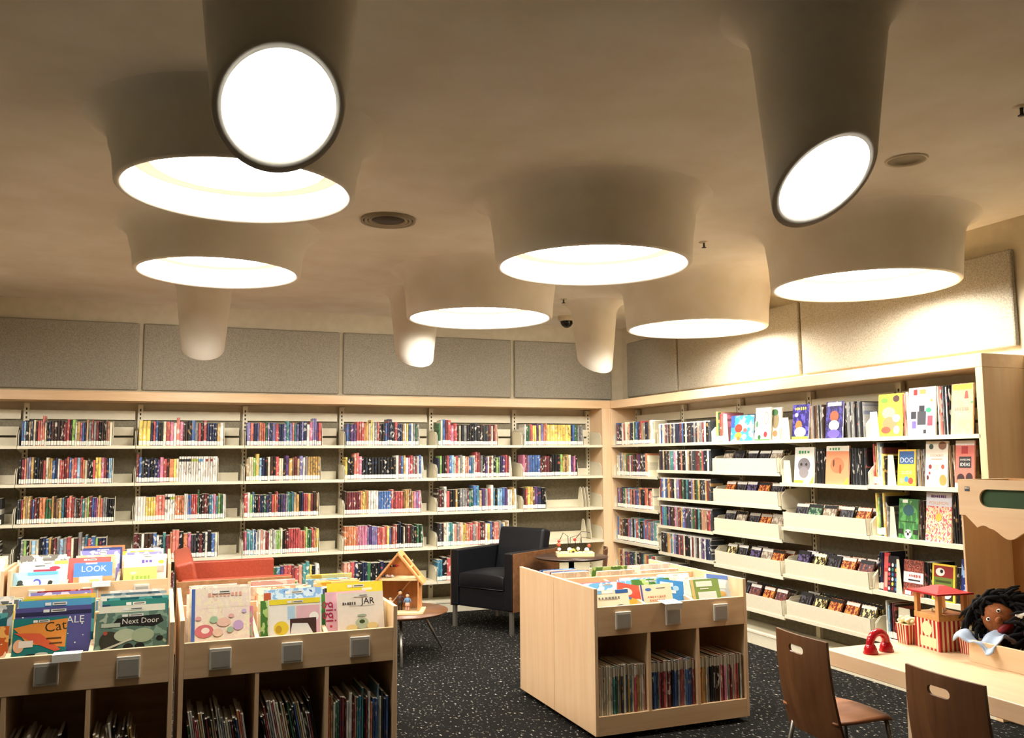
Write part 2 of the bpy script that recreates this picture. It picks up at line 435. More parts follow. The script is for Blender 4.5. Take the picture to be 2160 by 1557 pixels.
def sprinkler(x, y, label):
    r = empty('sprinkler', (x, y, ZC))
    MB().lathe([(.0005, -.006), (.03, -.006), (.036, 0)], 24).build('cover_plate', plain('spk_rim', 'd8cdb2', .5), r)
    MB().tube([(0, 0, -.006), (0, 0, -.035)], .007).lathe([(.0005, -.04), (.016, -.039), (.016, -.036), (.0005, -.035)], 16).build('nozzle', plain('nozzle_dark', '4a4031', .5), r)
    tag(r, label, 'sprinkler', 'ceiling sprinklers')
sprinkler(-1.088, -3.433, 'small ceiling sprinkler between two wide drum lights')
sprinkler(-1.078, -1.614+.45, 'small ceiling sprinkler just behind a column light')
sprinkler(-1.165, -5.863, 'small ceiling sprinkler past the round loudspeaker')
dome = empty('security_camera', (-.62, -.25, ZC))
MB().lathe([(.09, 0), (.09, -.03), (.075, -.05), (.066, -.05)], 28).build('collar', plain('spk_rim', 'd8cdb2', .5), dome)
MB().lathe([(.066, -.05), (.062, -.075), (.045, -.1), (.02, -.115), (.0005, -.118)], 28).build('dome', plain('dome_black', '0c0b0a', .15), dome)
tag(dome, 'black dome security camera in a pale ceiling collar', 'security camera')

# ------------------------------------------------------------------ steel shelving
def shelf_mesh(ztop, tall=False):
    mb = MB()
    mb.box((.002, .004, ztop-.012), (BAY-.002, .29, ztop)).box((.002, 0, ztop-.026), (BAY-.002, .012, ztop))
    mb.box((.03, .282, ztop), (BAY-.03, .29, ztop+.075))
    if tall: mb.box((.03, .282, ztop+.095), (BAY-.03, .29, ztop+.17))
    return mb
def shelving_bay(M, rows, label, first=False, last=False, back=True):
    root = empty('shelving_bay'); root.matrix_world = M
    tag(root, label, 'shelving', 'cream steel shelving bays')
    def upright(x):
        u = bx('upright', (x-.022, .295, 0), (x+.022, .335, 2.0), metal, root)
        s = MB()
        for i in range(48): s.box((x-.006, .2935, .2+i*.037), (x+.006, .2952, .2+i*.037+.02))
        tag(s.build('slot_row', slotdark, u), kind='stuff')
    upright(.0225)
    if last: upright(BAY-.0225)
    bx('top_rail', (.045, .30, 1.86), (BAY-.022, .325, 1.94), metal, root)
    bx('back_panel', (.045, .325, .1), (BAY-.0005, .332, 1.86), backp, root)
    bx('base_kick', (.0005, .005, 0), (BAY-.0005, .29, .09), metal, root)
    bx('base_shelf', (.002, 0, .09), (BAY-.002, .29, .105), metal, root)
    for i, z in enumerate(rows):
        sh = shelf_mesh(z, i == 0).build('shelf', metal, root)
        for x in (.004, BAY-.008):
            MB().prism([(.02, z-.02), (.29, z-.06), (.29, z+.15), (.06, z+.13), (.02, z+.09)], x, x+.004, plane='yz').build('bracket', metal, sh)
    return root
ROWS = [1.623, 1.301, .970, .633, .302]
def MBK(k): return TR(BX0-BAY*(k+1), 0, 0)
def MRT(k): return TR(0, -.014-BAY*k, 0) @ RZ(-PI/2)
BNAME = ['beside the corner post', 'second from the corner post', 'third from the corner post', 'fourth from the corner post', 'fifth from the corner post', 'sixth from the corner post', 'seventh from the corner post', 'eighth from the corner post', 'ninth from the corner post']
for k in range(NB):
    shelving_bay(MBK(k), ROWS, 'cream steel shelving bay on the back wall, '+BNAME[k], first=(k == NB-1), last=(k == 0))
RROWS = [[1.623, 1.303, .973, .633, .31], [1.623, 1.369, 1.108, .848, .596, .31], [1.623, 1.368, 1.108, .858, .58, .279],
         [1.623, 1.294, .958, .602, .296], [1.623, 1.302, .963, .605, .298]]
for k in range(5):
    shelving_bay(MRT(k), RROWS[k], 'cream steel shelving bay on the right wall, '+BNAME[k], first=(k == 0), last=(k == 4))

# ------------------------------------------------------------------ shelved books
CC = dict(k='1b1a1c', n='1f2a4e', b='2f62a5', l='8fc0dd', t='3f8f8c', u='2b7f9c', g='2f6b3d', G='8dbb4c', y='f0cf3e', Y='c99b3a', o='dd7a2c',
          r='bf2f2a', R='7c1f22', c='e06a4e', C='d98a6c', p='d86f93', P='5b3475', v='7a72ad', w='ece7d8', W='ece7d8', e='e6dab4', a='b99a68',
          m='7d5a34', d='42291c', s='8e8c88', S='3d4145')
CN = dict(k='black', n='navy', b='blue', l='pale blue', t='teal', u='teal-blue', g='green', G='lime green', y='yellow', Y='gold', o='orange', r='red',
          R='maroon', c='coral', C='salmon', p='pink', P='purple', v='lilac', w='white', W='white', e='cream', a='tan', m='brown', d='dark brown', s='grey', S='charcoal')
def unit_book(name, st=(.03, .2), mats=None):
    # unit block: x thickness, y depth (spine at y=0), z height; spine split into strips, sticker strip in white
    a, b = st; me = bpy.data.meshes.new(name)
    zs = [0, a, b, 1]; vs = []
    for z in zs: vs += [(0, .05, z), (.18, 0, z), (.82, 0, z), (1, .05, z), (1, 1, z), (0, 1, z)]
    fs = []; mi = []
    for j in range(3):
        for i, q in enumerate(((0, 1), (1, 2), (2, 3), (3, 4), (4, 5), (5, 0))):
            fs.append((j*6+q[0], j*6+q[1], (j+1)*6+q[1], (j+1)*6+q[0]))
            mi.append(2 if (j == 1 and i in (0, 1, 2)) else (1 if i == 4 else 0))
    fs += [(5, 4, 3, 2, 1, 0), tuple(18+i for i in range(6))]; mi += [1, 1]
    me.from_pydata(vs, [], fs)
    for m in mats: me.materials.append(m)
    me.polygons.foreach_set('material_index', mi)
    uv = me.uv_layers.new(name='UVMap')
    for p in me.polygons:
        for li in p.loop_indices:
            v = me.vertices[me.loops[li].vertex_index].co
            uv.data[li].uv = (v.x, v.z) if p.index < 18 else (.5, .02)
    me.update(); return me
UB = unit_book('book', (.03, .2), [bookm, page, sticker])
UBS = [unit_book('book_series', (.80, .9), [bookm, page, plain('series_band_'+c, c, .5)]) for c in ('24211f', '8f2a26', '5f93c2', 'a3b04a', '2b2724')]
# the series volumes keep their own white sticker zone: the whole spine is white
UBT = unit_book('picture_book_spine', (.78, .98), [bookm, page, plain('clear_sticker', 'cfc6b2', .4)])
UBN = unit_book('picture_book_plain', (.05, .12), [bookm, page, bookm])
UDV = unit_book('disc_case', (.945, .995), [bookm, plain('case_plastic', 'dcd8d0', .3), plain('case_plastic', 'dcd8d0', .3)])
POOL = []   # every shelved chapter book, sorted later by its size in view
def parse(s):
    out = []; t = False
    for ch in s:
        if ch == ' ': continue
        if ch == '^': t = True; continue
        out.append((ch, t)); t = False
    return out
ROWN = ['top shelf', 'second shelf', 'third shelf', 'fourth shelf', 'fifth shelf', 'sixth shelf']
def jitter(c, a=.12):
    f = 1+random.uniform(-a, a)
    return tuple(max(0, min(1, x*f)) for x in c)
def book_run(M, z, f0, f1, s, wall, bay, row, h0=.212, depth=.15, kind='book', y0=.03, hv=.016):
    L = parse(s); x0 = BAY*f0+.012; x1 = min(BAY*f1, BAY-.02); ws = []
    prev = None
    for ch, t in L:
        wv = random.uniform(.7, 1.35)
        if prev == ch: wv = ws[-1] if ws else wv
        ws.append(wv); prev = ch
    tot = sum(ws); x = x0; ph = None; n = len(L)
    for i, (ch, t) in enumerate(L):
        wd = ws[i]/tot*(x1-x0)
        h = h0+random.uniform(-hv, hv)
        if i and L[i-1][0] == ch and ph: h = ph
        if t: h = h0+random.uniform(.03, .045)
        else: ph = h
        col = jitter(hexc(CC[ch]))
        POOL.append(dict(M=M, x=x, w=wd-.0012, z=z, h=h, d=depth+random.uniform(-.01, .01), y=y0+random.uniform(0, .008), col=col, ch=ch, tall=t, kind=kind,
                         wall=wall, bay=bay, row=row, n=n-i))
        x += wd
B_ = 'back'
runs = [
 (0,5,.015,.79,'blkaneirC^ceknddddRrkGwYpbnasrsRkdkmCe'.replace('i','d')), (0,4,.01,.80,'yyynrbkkerpw^cpddkbsrkrnnnnYw'), (0,3,.01,.765,'vcnvoccgvnvrnnvtvctvnvnwp^v^vPr'),
 (0,2,.01,.805,'bnPPrrroYw^yesrdkb^n^nkrnnYwybwsgs'), (0,1,.01,.71,'g^e^b^R^rprdekskkkSkdSSRwRC'), (0,0,.02,.77,'wggryyPyvcoyyyyyyyyynbgsss'),
 (1,5,.01,.80,'kRcsvYkkddreYYbnwrrRrbCrlroedkkryypRnll'), (1,4,.0,.75,'^RbSknknPprdoyeWWWWWWWWWWWWWWWW'), (1,3,.01,.755,'aeeG^ylnkedkreekPYmRavwsYYYYY'),
 (1,2,.0,.85,'ykk^c^cpkkkkkkkkkkkwRbYwprsRwbw'), (1,1,0,.87,'nGkdrblereseCCbuw^r^RskPeRekGsnPrRw'), (1,0,0,.69,'pRvbbbbRdRRdkkkGYmYePpk'),
 (2,5,.01,.83,'SSrYaYRbRdooggYdmYukrcrsddrtaGRbPpYcsskkk'), (2,4,0,.83,'WWWWyyyycccWWWWooooWWbbrrr^gkdRdulptGgw'), (2,3,0,.745,'rwGukkRnngnSrornSPstguaYknrrYRda'),
 (2,2,0,.83,'dRRRRRRoyYowwwwbbbbbrRrrrmYYmYppvp'), (2,1,0,.93,'dRd^wrkkYksssRtg^b^uaPsr^wukllbPwwYw'), (2,0,0,.29,'dryYmPnkk'),
 (3,5,.03,.77,'ksGkaleknbYdRslsred^ssurbGnn'), (3,4,0,.77,'RdwddbwStRo^c^ckopSSkRkwkbe'), (3,3,0,.75,'RptltlbwswCwrRweswGGekdRrrrrrcroGggroYy'),
 (3,2,0,.85,'ooooocppppppvPvvvrrcrybRCrk^nkedRdSkgkg'), (3,1,0,.84,'kSdewttwCsCeyYoCrsCrdRwybRCcsbeYw'),
 (4,3,0,.76,'yykCoetwgguPrrRrCt^tykw'), (4,2,0,.75,'CCrnknngkkknkkwkkrkkk'), (4,1,0,.7,'uukrRrkynSrRbkswr'), (4,4,0,.7,'rkwbnedRsglkroY'), (2,6,.1,.9,'krbwgdnYsRkeblork'), (3,6,.1,.9,'krwRbgdYsnCk'), (1,6,.1,.8,'dwRkbygnsro')]
for r, k, f0, f1, s in runs:
    book_run(MBK(k), ROWS[r], f0, f1, s, B_, k, r)
pal = 'kkknnRRrrbbsSdewCPvtgaYol'
for r in range(5):
    book_run(MRT(0), RROWS[0][r], .03, (.9, .78, .85, .93, .9)[r], ''.join(random.choice(pal) for _ in range((24, 19, 22, 24, 20)[r]))+'e', 'right', 0, r, h0=(.22, .22, .20, .23, .22)[r])
# size in view decides which are single objects
def bookM(b): return b['M'] @ TR(b['x'], b['y'], b['z']) @ Matrix.Diagonal((b['w'], b['d'], b['h'], 1))
for b in POOL:
    p = bookM(b) @ Vector((.5, 0, .5)); b['d2'] = (p-CAMPOS).length
    nrm = (b['M'].to_3x3() @ Vector((0, -1, 0)))
    b['area'] = b['w']*b['h']/b['d2']**2*max(.05, nrm.dot((CAMPOS-p).normalized()))
    q = p-CAMPOS; u = FPX*q.dot(_R)/q.dot(_F)
    if abs(u) > 1090: b['area'] *= .001
    if b['wall'] == 'back' and ((b['row'] == 4) or (b['row'] == 3 and b['bay'] >= 5)): b['area'] *= .3
POOL.sort(key=lambda b: -b['area'])
for b in POOL[:300]:
    o = bpy.data.objects.new('book', UBS[b['n']*7//20 % 5] if b['ch'] == 'W' else UB); COL.objects.link(o); o.matrix_world = bookM(b); o.color = (*b['col'], 1)
    if b['wall'] == 'back':
        wh = 'back wall bay '+BNAME[b['bay']].replace('the ', '')
    else: wh = 'right wall bay beside the corner post'
    tag(o, f"{'tall ' if b['tall'] else ''}{CN[b['ch']]} book, {ordn(b['n'])} from bookend, {ROWN[b['row']]}, {wh}".replace('dark brown book', 'umber book'), 'book', 'chapter books on the wall shelves')
# the rest joined
rv, rf, rm, ruv, rc = [], [], [], [], []
for b in POOL[300:]:
    Mx = bookM(b); o = len(rv)
    rv += [Mx @ v.co for v in UB.vertices]; al = random.random()
    for p in UB.polygons:
        rf.append(tuple(o+i for i in p.vertices)); rm.append(p.material_index)
        for li in p.loop_indices:
            ruv.append(tuple(UB.uv_layers[0].data[li].uv)); rc.append((*b['col'], al))
me = bpy.data.meshes.new('books_rest'); me.from_pydata(rv, [], rf)
for m in (bookstuff, page, sticker): me.materials.append(m)
me.polygons.foreach_set('material_index', rm)
uvl = me.uv_layers.new(name='UVMap'); uvl.data.foreach_set('uv', [x for t in ruv for x in t])
ca = me.color_attributes.new('col', 'FLOAT_COLOR', 'CORNER'); ca.data.foreach_set('color', [x for t in rc for x in t])
me.update()
o = bpy.data.objects.new('shelved_books', me); COL.objects.link(o)
tag(o, 'thinner coloured book spines filling the rest of the wall shelves', 'books', kind='stuff')

# bookends: bent cream plates with a tapering back
def bookend_mesh():
    mb = MB()
    mb.prism([(.0, 0), (.13, 0), (.13, .06), (.10, .2), (.07, .215), (.04, .2), (0, .06)], 0, .0035, plane='yz')
    mb.box((0, 0, 0), (.045, .13, .002))
    return mb.mesh('bookend', metal)
BEM = bookend_mesh()
def bookend(M, x, z, label, y=.03, flip=False, rz=0):
    o = bpy.data.objects.new('bookend', BEM); COL.objects.link(o)
    o.matrix_world = M @ TR(x, y, z) @ RZ(rz)
    tag(o, label, 'bookend', 'cream metal bookends'); return o
for r, k, f0, f1, s in runs:
    if k < 6: bookend(MBK(k), BAY*f1+.004, ROWS[r], f'cream metal bookend, {ROWN[r]}, back wall bay {BNAME[k]}')
for i in range(3): bookend(MBK(0), .70+.035*i, ROWS[2], ('spare bookend farthest from the corner post, of three on third shelf', 'middle spare bookend of three on third shelf by the corner post', 'spare bookend nearest the corner post, of three on third shelf')[i], y=.05)
for i in range(2): bookend(MBK(0), .73+.06*i, ROWS[3], ('spare bookend farther from the corner post, pair on the fourth shelf', 'spare bookend next to the corner post, pair on the fourth shelf')[i], y=.05)
# tall flat bookends of the right wall
def flat_bookend(M, x, z, label, h=.2, w=.13, mat=None, ang=0):
    mb = MB().prism([(-w/2, 0), (w/2, 0), (w/2-.015, h), (-w/2+.015, h)], 0, .003).box((-w/2, 0, 0), (w/2, .1, .002))
    o = mb.build('bookend', mat or metal); o.matrix_world = M @ TR(x, .03, z) @ RZ(ang)
    tag(o, label, 'bookend'); return o

# ------------------------------------------------------------------ picture books
def ink(h, rough=.45): return plain('ink_'+h, h, rough)
def picbook(M, w, h, t, mat, label, decals=(), name='picture_book', cat='picture book', group=None, tagtop=True, low=.36):
    # decals are laid out on the part of the cover that shows above a bin rim (from 'low' upwards)
    if name != 'picture_book': low = 0
    mb = MB().box((-w/2, 0, 0), (w/2, .002, h)).box((-w/2, t-.002, 0), (w/2, t, h)).box((-w/2, .002, 0), (-w/2+.002, t-.002, h))
    o = mb.build(name, mat); o.matrix_world = M
    MB().box((-w/2+.002, .002, .003), (w/2-.003, t-.002, h-.003)).build('pages', page, o)
    dl = []
    Zm = lambda z: low+(1-low)*z
    for d in decals:
        if d[0] == 'rect': dl.append(('rect', d[1], Zm(d[2]) if d[2] > 0 else 0, d[3], Zm(d[4]), d[5]))
        elif d[0] == 'ell': dl.append(('ell', d[1], Zm(d[2]), d[3], d[4]*(1-low), d[5]))
        elif d[0] == 'poly': dl.append(('poly', [(a, Zm(b)) for a, b in d[1]], d[2]))
        elif d[0] == 'text': dl.append(('text', d[1], d[2]*(1 if not low else .88), d[3], Zm(d[4]))+d[5:])
        elif d[0] == 'marks':
            _, cx, cz, mw, mh, hx, n = d; cz = Zm(cz); x = cx-mw/2
            for i in range(n):
                ww = mw/n*random.uniform(.45, .8); hh = mh*random.uniform(.6, 1)
                dl.append(('rect', x, cz-hh/2, x+ww, cz+hh/2, hx)); x += mw/n
    if tagtop: dl += [('rect', .36, .925, .44, .965, 'f4efe4'), ('rect', .46, .925, .66, .965, 'e4dfd2'), ('rect', .48, .938, .64, .952, '5a564e')]
    if dl:
        pr = MB(); ms = []; y = -.0006
        def mi(hx):
            if hx not in ms: ms.append(hx)
            return ms.index(hx)
        for d in dl:
            y -= .00012
            if d[0] == 'rect':
                _, a, b, c, e, hx = d; X = lambda f: -w/2+f*w
                pr.add([(X(a), y, b*h), (X(c), y, b*h), (X(c), y, e*h), (X(a), y, e*h)], [(0, 1, 2, 3)], mi(hx))
            elif d[0] == 'ell':
                _, cx, cz, rx, rz, hx = d; n = 20
                pr.add([(-w/2+cx*w+rx*w*math.cos(2*PI*i/n), y, cz*h+rz*h*math.sin(2*PI*i/n)) for i in range(n)], [tuple(range(n))], mi(hx))
            elif d[0] == 'poly':
                _, pts, hx = d
                pr.add([(-w/2+a*w, y, b*h) for a, b in pts], [tuple(range(len(pts)))], mi(hx))
            elif d[0] == 'text':
                _, s, size, cx, cz, hx = d[:6]; rot = d[6] if len(d) > 6 else 0
                text(pr, s, size*h, -w/2+cx*w, cz*h, y, mi(hx), rot=rot)
        pr.build('cover_print', [ink(x) for x in ms], o)
    tag(o, label, cat, group)
    return o
PAL = [('pale_pink', ['f3d9cf', 'f7e9dc', 'e7b3a6', 'd98a8a'], 'pale pink'), ('cream', ['f6ecd2', 'efe0b8', 'e2c58e', 'f8f3e6'], 'cream'), ('sky', ['a9d3ea', 'd3e8f0', '6fb0d8', 'f3f3ea'], 'sky blue'),
       ('lemon', ['f2dc4e', 'f7ec9a', 'e9b93a', 'f8f4dc'], 'lemon yellow'), ('white', ['f6f2e6', 'efe7d6', 'd8cfc0', 'b9a48c'], 'white'), ('teal', ['2f7f80', '5aa6a0', '1f5f66', 'cfe2d6'], 'teal'),
       ('orange', ['e88a3c', 'f2b45e', 'c95f2c', 'f6e3bc'], 'orange'), ('lavender', ['b9b3dc', 'd9d5ee', '8a84c4', 'f2eef6'], 'lavender'), ('grass', ['7fae4c', 'b9d27e', '4f7f3a', 'eef0cc'], 'grass green'),
       ('red', ['c8433a', 'e0705a', '9a2a2a', 'f0d6c6'], 'red'), ('blue', ['3f6fb4', '6f9fd4', '274a86', 'd6e2f0'], 'blue'), ('grey', ['8f9290', 'b9bab4', '5a5f60', 'e6e4da'], 'grey'), ('peach', ['f4c9a0', 'f8e0c4', 'e8a070', 'fff4e4'], 'peach')]
PM = {n: cover_mat('cover_'+n, c, random.uniform(3, 5)) for n, c, _ in PAL}
PNAME = {n: l for n, c, l in PAL}

# ------------------------------------------------------------------ maple book browsers
UW, UD = .978, .53; UI = (UW-.04)/3
def browser(M, label, plates=True, wheels=True):
    r = empty('book_browser'); r.matrix_world = M
    tag(r, label, 'book browser', 'maple book browsers')
    for x in (0, UW-.02): bx('side_panel', (x, 0, .03), (x+.02, UD, .797), maple_v, r, .002)
    bx('front_panel', (.02, .0, .543), (UW-.02, .018, .698), maple, r, .002)
    bx('bin_floor', (.02, .018, .56), (UW-.02, UD-.014, .575), maple, r)
    bx('back_panel', (.02, UD-.014, .128), (UW-.02, UD-.001, .78), maple, r)
    bx('cubby_floor', (.02, 0, .112), (UW-.02, UD-.014, .128), maple, r)
    bx('kick_panel', (.02, .0, .03), (UW-.02, .018, .112), maple, r)
    for i in (1, 2):
        x = .02+UI*i-.009
        bx('cubby_divider', (x, .001, .128), (x+.018, UD-.014, .543), maple_v, r)
        MB().prism([(.018, .575), (UD-.014, .575), (UD-.014, .765), (.07, .70), (.018, .685)], x, x+.018, plane='yz').build('bin_divider', maple_v, r)
    for i in range(3):
        cx = .02+UI*(i+.5)-.005
        h = bx('label_holder', (cx-.047, -.012, .575), (cx+.047, 0, .668), acryl, r, .003)
        bx('insert', (cx-.038, -.0135, .586), (cx+.040, -.012, .655), greyins, h)
    for x in (.07, UW-.07):
        for y in (.07, UD-.07):
            MB().lathe([(.0005, -.012), (.02, -.012), (.02, .012), (.0005, .012)], 16, M=TR(x, y, .02) @ RY(PI/2)).box((x-.014, y-.014, .022), (x+.014, y+.014, .03)).build('castor', blackmetal, r)
    return r
def MU(x, y): return TR(x, y, 0)
def MUB(x, y): return TR(x+UW, y+2*UD+.004, 0) @ RZ(PI)
XR, YR = -2.267, -4.05; XM, YM = -4.345, -4.14; XLu, YLu = -5.345, -4.155; XB, YB = -5.345, -1.84
browser(MU(XR, YR), 'maple book browser beside the speckled aisle, facing the plywood chairs')
browser(MUB(XR, YR), 'maple book browser facing the black armchair, back to back with another')
browser(MU(XM, YM), 'maple book browser holding the JAR picture book')
browser(MUB(XM, YM), 'maple book browser facing the doll house, back to back with the JAR one')
browser(MU(XLu, YLu), 'maple book browser holding the Cat and WHALE picture books')
browser(MUB(XLu, YLu), 'maple book browser back to back with the Cat and WHALE one')
browser(MU(XB, YB), 'maple book browser holding the LOOK picture book')
browser(MUB(XB, YB), 'maple book browser by the back shelves behind the LOOK one')
browser(MU(XB-UW-.02, YB), 'maple book browser beside the LOOK one, two of its bins empty')

def cpos(i): return .02+UI*(i+.5)
def in_bin(U, i, y, tilt, dx=0, rz=0): return U @ TR(cpos(i)+dx, y, .577) @ RZ(rz) @ RX(-tilt)
_pc = 0
def fill_bin(U, i, y0, y1, n, names, where, hmin=.24, hmax=.30, wmax=.275, tilt=.28):
    """books one behind the other; names of palettes front to back"""
    for q in range(n):
        nm = names[q % len(names)]
        y = y0+(y1-y0)*q/max(1, n-1)
        w = random.uniform(.21, wmax); h = random.uniform(hmin, hmax); t = random.uniform(.007, .012)
        dx = random.uniform(-1, 1)*max(0, (.288-w)/2)
        lab = f'{PNAME[nm]} picture book, {ordn(q+1)} behind {where}'
        picbook(in_bin(U, i, y, tilt+.004*q, dx), w, h, t, PM[nm], lab, group='picture books in the browsers')
# --- front of M
U = MU(XM, YM)
fl = cover_mat('cover_flowers', ['f7efdb', 'f5e9cc', 'f1dccb', 'f3e6c4', 'eccfc0'], 9)
picbook(in_bin(U, 0, .055, .26, .0), .255, .345, .01, fl, 'cream picture book with pastel flowers at front of a maple bin', [('rect', 0, 0, .06, 1, '4a6cb0'), ('marks', .58, .86, .6, .06, 'e6a88e', 9), ('ell', .22, .14, .16, .13, 'd9777a'), ('ell', .24, .15, .07, .06, 'f5e6d6'), ('ell', .55, .3, .12, .09, 'efc5b0'), ('ell', .8, .22, .09, .1, 'c9a8d0'), ('ell', .38, .36, .07, .07, 'a8c6a0'), ('ell', .68, .42, .05, .04, 'e9b0a8'), ('ell', .9, .5, .04, .04, 'c9b4d8'), ('ell', .12, .4, .05, .04, 'e8a8a0'), ('ell', .45, .1, .09, .08, 'f0cdb0'), ('ell', .66, .14, .06, .06, 'a9c0a4'), ('rect', .2, .62, .95, .625, 'e0cfae')])
picbook(in_bin(U, 0, .078, .27, .075), .14, .25, .009, cover_mat('cover_pinkleaf', ['e8b9cc', 'b7c79a', 'd98aa0', 'f2dfd8'], 7), 'pink and leafy picture book poking out beside the pastel flower one')
picbook(in_bin(U, 0, .10, .27, .0), .27, .35, .01, PM['white'], 'white picture book with small black silhouettes behind the pastel flower one', [('ell', .16, .93, .015, .03, '222222'), ('ell', .24, .93, .025, .03, '222222'), ('ell', .34, .93, .02, .025, '222222'), ('rect', .86, .55, .97, .9, '3f3f3f')])
picbook(in_bin(U, 0, .20, .27, .0), .27, .30, .01, PM['cream'], 'cream picture book with a grey hill on its cover in a maple bin', [('marks', .35, .86, .4, .035, 'c96f5a', 7), ('ell', .75, .82, .2, .1, '7f8a80'), ('ell', .75, .82, .1, .05, '9aa398')])
fill_bin(U, 0, .25, .40, 4, ['pale_pink', 'white', 'peach', 'cream'], 'the grey hill book')
picbook(in_bin(U, 1, .055, .24, .02), .245, .275, .01, ink('f3ecd9'), 'picture book with a comic grid under a yellow band in a maple bin', [('rect', .02, .86, .98, .99, 'f2dd35'), ('rect', .03, .03, .47, .8, 'f6f1e2'), ('rect', .36, .45, .5, .8, 'b7d5e6'), ('rect', .53, .03, .97, .8, 'e8b8bc'), ('ell', .24, .25, .14, .18, 'efd23a'), ('ell', .19, .22, .06, .1, 'c9a42c'), ('ell', .86, .5, .09, .12, 'fbf6ea'), ('poly', [(.56, .05), (.9, .42), (.8, .46), (.58, .3)], 'fbf6ea')])
picbook(in_bin(U, 1, .075, .25, -.085), .10, .27, .008, PM['grass'], 'green patterned picture book squeezed beside the comic grid one')
picbook(in_bin(U, 1, .10, .25, .02), .275, .315, .012, cover_mat('cover_swirl', ['3f79c4', '8db8e2', 'd6e6f2', '2a5ca4'], 8), 'blue swirl picture book behind the comic grid one', [('rect', 0, .6, .12, .93, 'c05a35')])
picbook(in_bin(U, 1, .14, .26, .0), .28, .29, .01, PM['cream'], 'plain cream picture book behind the blue swirl one')
picbook(in_bin(U, 1, .22, .26, .03), .24, .30, .01, PM['sky'], 'sky blue picture book in the bin behind the blue swirl one')
fill_bin(U, 1, .26, .40, 4, ['cream', 'white', 'peach', 'pale_pink'], 'the blue swirl bin book')
picbook(in_bin(U, 2, .055, .24, .02), .225, .285, .01, ink('f3e6d3'), 'pale picture book titled JAR with a yellow heart jar', [('text', 'JAR', .17, .66, .76, '2a2724'), ('marks', .26, .72, .3, .05, '5a5248', 6), ('rect', .25, .645, .8, .655, '8f8a80'), ('ell', .52, .2, .14, .15, 'b9c2a0'), ('ell', .52, .24, .06, .05, '3d4a20'), ('ell', .3, .1, .12, .08, 'ead08a'), ('ell', .74, .12, .12, .09, 'ead08a'), ('ell', .52, .4, .1, .03, '9fae92')])
picbook(in_bin(U, 2, .078, .24, -.045), .20, .29, .009, ink('edb9c2'), 'pink picture book with curly red letters behind the JAR one', [('text', 'gigi', .3, .12, .5, 'b02c50', -PI/2), ('ell', .12, .14, .03, .03, 'd83a4a')])
picbook(in_bin(U, 2, .10, .24, -.06), .20, .28, .009, ink('4c8a34'), 'green picture book edge showing behind the pink curly letter one')
picbook(in_bin(U, 2, .12, .25, .01), .275, .325, .011, ink('f0dc3c'), 'bright yellow picture book standing behind the JAR one', [('rect', .62, .8, .8, .86, 'f7f0c8')])
picbook(in_bin(U, 2, .15, .25, -.1), .07, .30, .02, ink('23211f'), 'narrow black picture book standing behind the JAR one')
picbook(in_bin(U, 2, .2, .26, .0), .27, .29, .01, PM['blue'], 'blue picture book behind the bright yellow one')
fill_bin(U, 2, .25, .40, 4, ['blue', 'white', 'lemon', 'peach'], 'the blue book near JAR')
UBk = MUB(XM, YM)
for i, nn in enumerate((['lemon', 'blue', 'sky', 'peach', 'white'], ['peach', 'grass', 'cream', 'pale_pink', 'white'], ['pale_pink', 'cream', 'white', 'red', 'peach'])):
    fill_bin(UBk, i, .10, .36, 6, nn, f'the {ordn(i+1)} rear bin front, JAR browser pair', .24, .29, tilt=.2)
# --- front of L
U = MU(XLu, YLu)
picbook(in_bin(U, 1, .05, .24, -.045), .205, .265, .009, ink('1f7c78'), 'teal picture book with an orange Cat banner', [('poly', [(.28, .38), (.98, .25), (1, .95), (.5, .9), (.0, .78), (.1, .66)], 'e9923c'), ('poly', [(.02, .66), (.5, .62), (.9, .2), (.8, .16), (.4, .4)], 'e2623c'), ('text', 'Cat', .25, .78, .76, '33331f', .12), ('rect', .62, .46, .9, .5, '5a3a1a'), ('rect', .68, .34, .92, .38, '5a3a1a'), ('ell', .12, .34, .1, .16, 'efb890'), ('rect', .12, .3, .38, .46, 'f3e6d6'), ('ell', .35, .06, .14, .08, '1b2a2a'), ('ell', .55, .12, .12, .04, 'e6e2d0')], )
picbook(in_bin(U, 1, .075, .25, .0), .295, .305, .01, ink('59558f'), 'purple starry picture book titled WHALE behind the Cat one', [('rect', 0, .82, 1, .9, '2f2b4d'), ('text', 'WHALE', .16, .66, .69, 'f3eee4'), ('ell', .88, .6, .012, .018, 'f3eee4'), ('ell', .1, .8, .012, .015, 'f3eee4'), ('ell', .8, .2, .012, .015, 'f3eee4'), ('ell', .9, .35, .01, .012, 'f3eee4'), ('ell', .7, .4, .008, .01, 'f3eee4')])
picbook(in_bin(U, 1, .11, .26, .0), .285, .33, .01, ink('58a3c9'), 'light blue picture book behind the purple starry one', [('marks', .55, .66, .6, .05, '20465c', 9), ('marks', .55, .75, .4, .025, '20465c', 8)])
picbook(in_bin(U, 1, .14, .26, .02), .27, .325, .01, PM['teal'], 'teal picture book edge behind the light blue one')
picbook(in_bin(U, 1, .17, .27, .0), .27, .33, .01, ink('c9cf3c'), 'yellow-green picture book behind the light blue one', [('ell', .3, .93, .2, .05, 'd98a3a')])
picbook(in_bin(U, 1, .22, .27, .01), .285, .335, .012, ink('efc25a'), 'golden yellow picture book behind the yellow-green one', [('rect', .3, .9, .7, .92, 'a07c2c')])
fill_bin(U, 1, .27, .41, 5, ['pale_pink', 'white', 'peach', 'lavender', 'red'], 'the golden yellow one', .30, .335)
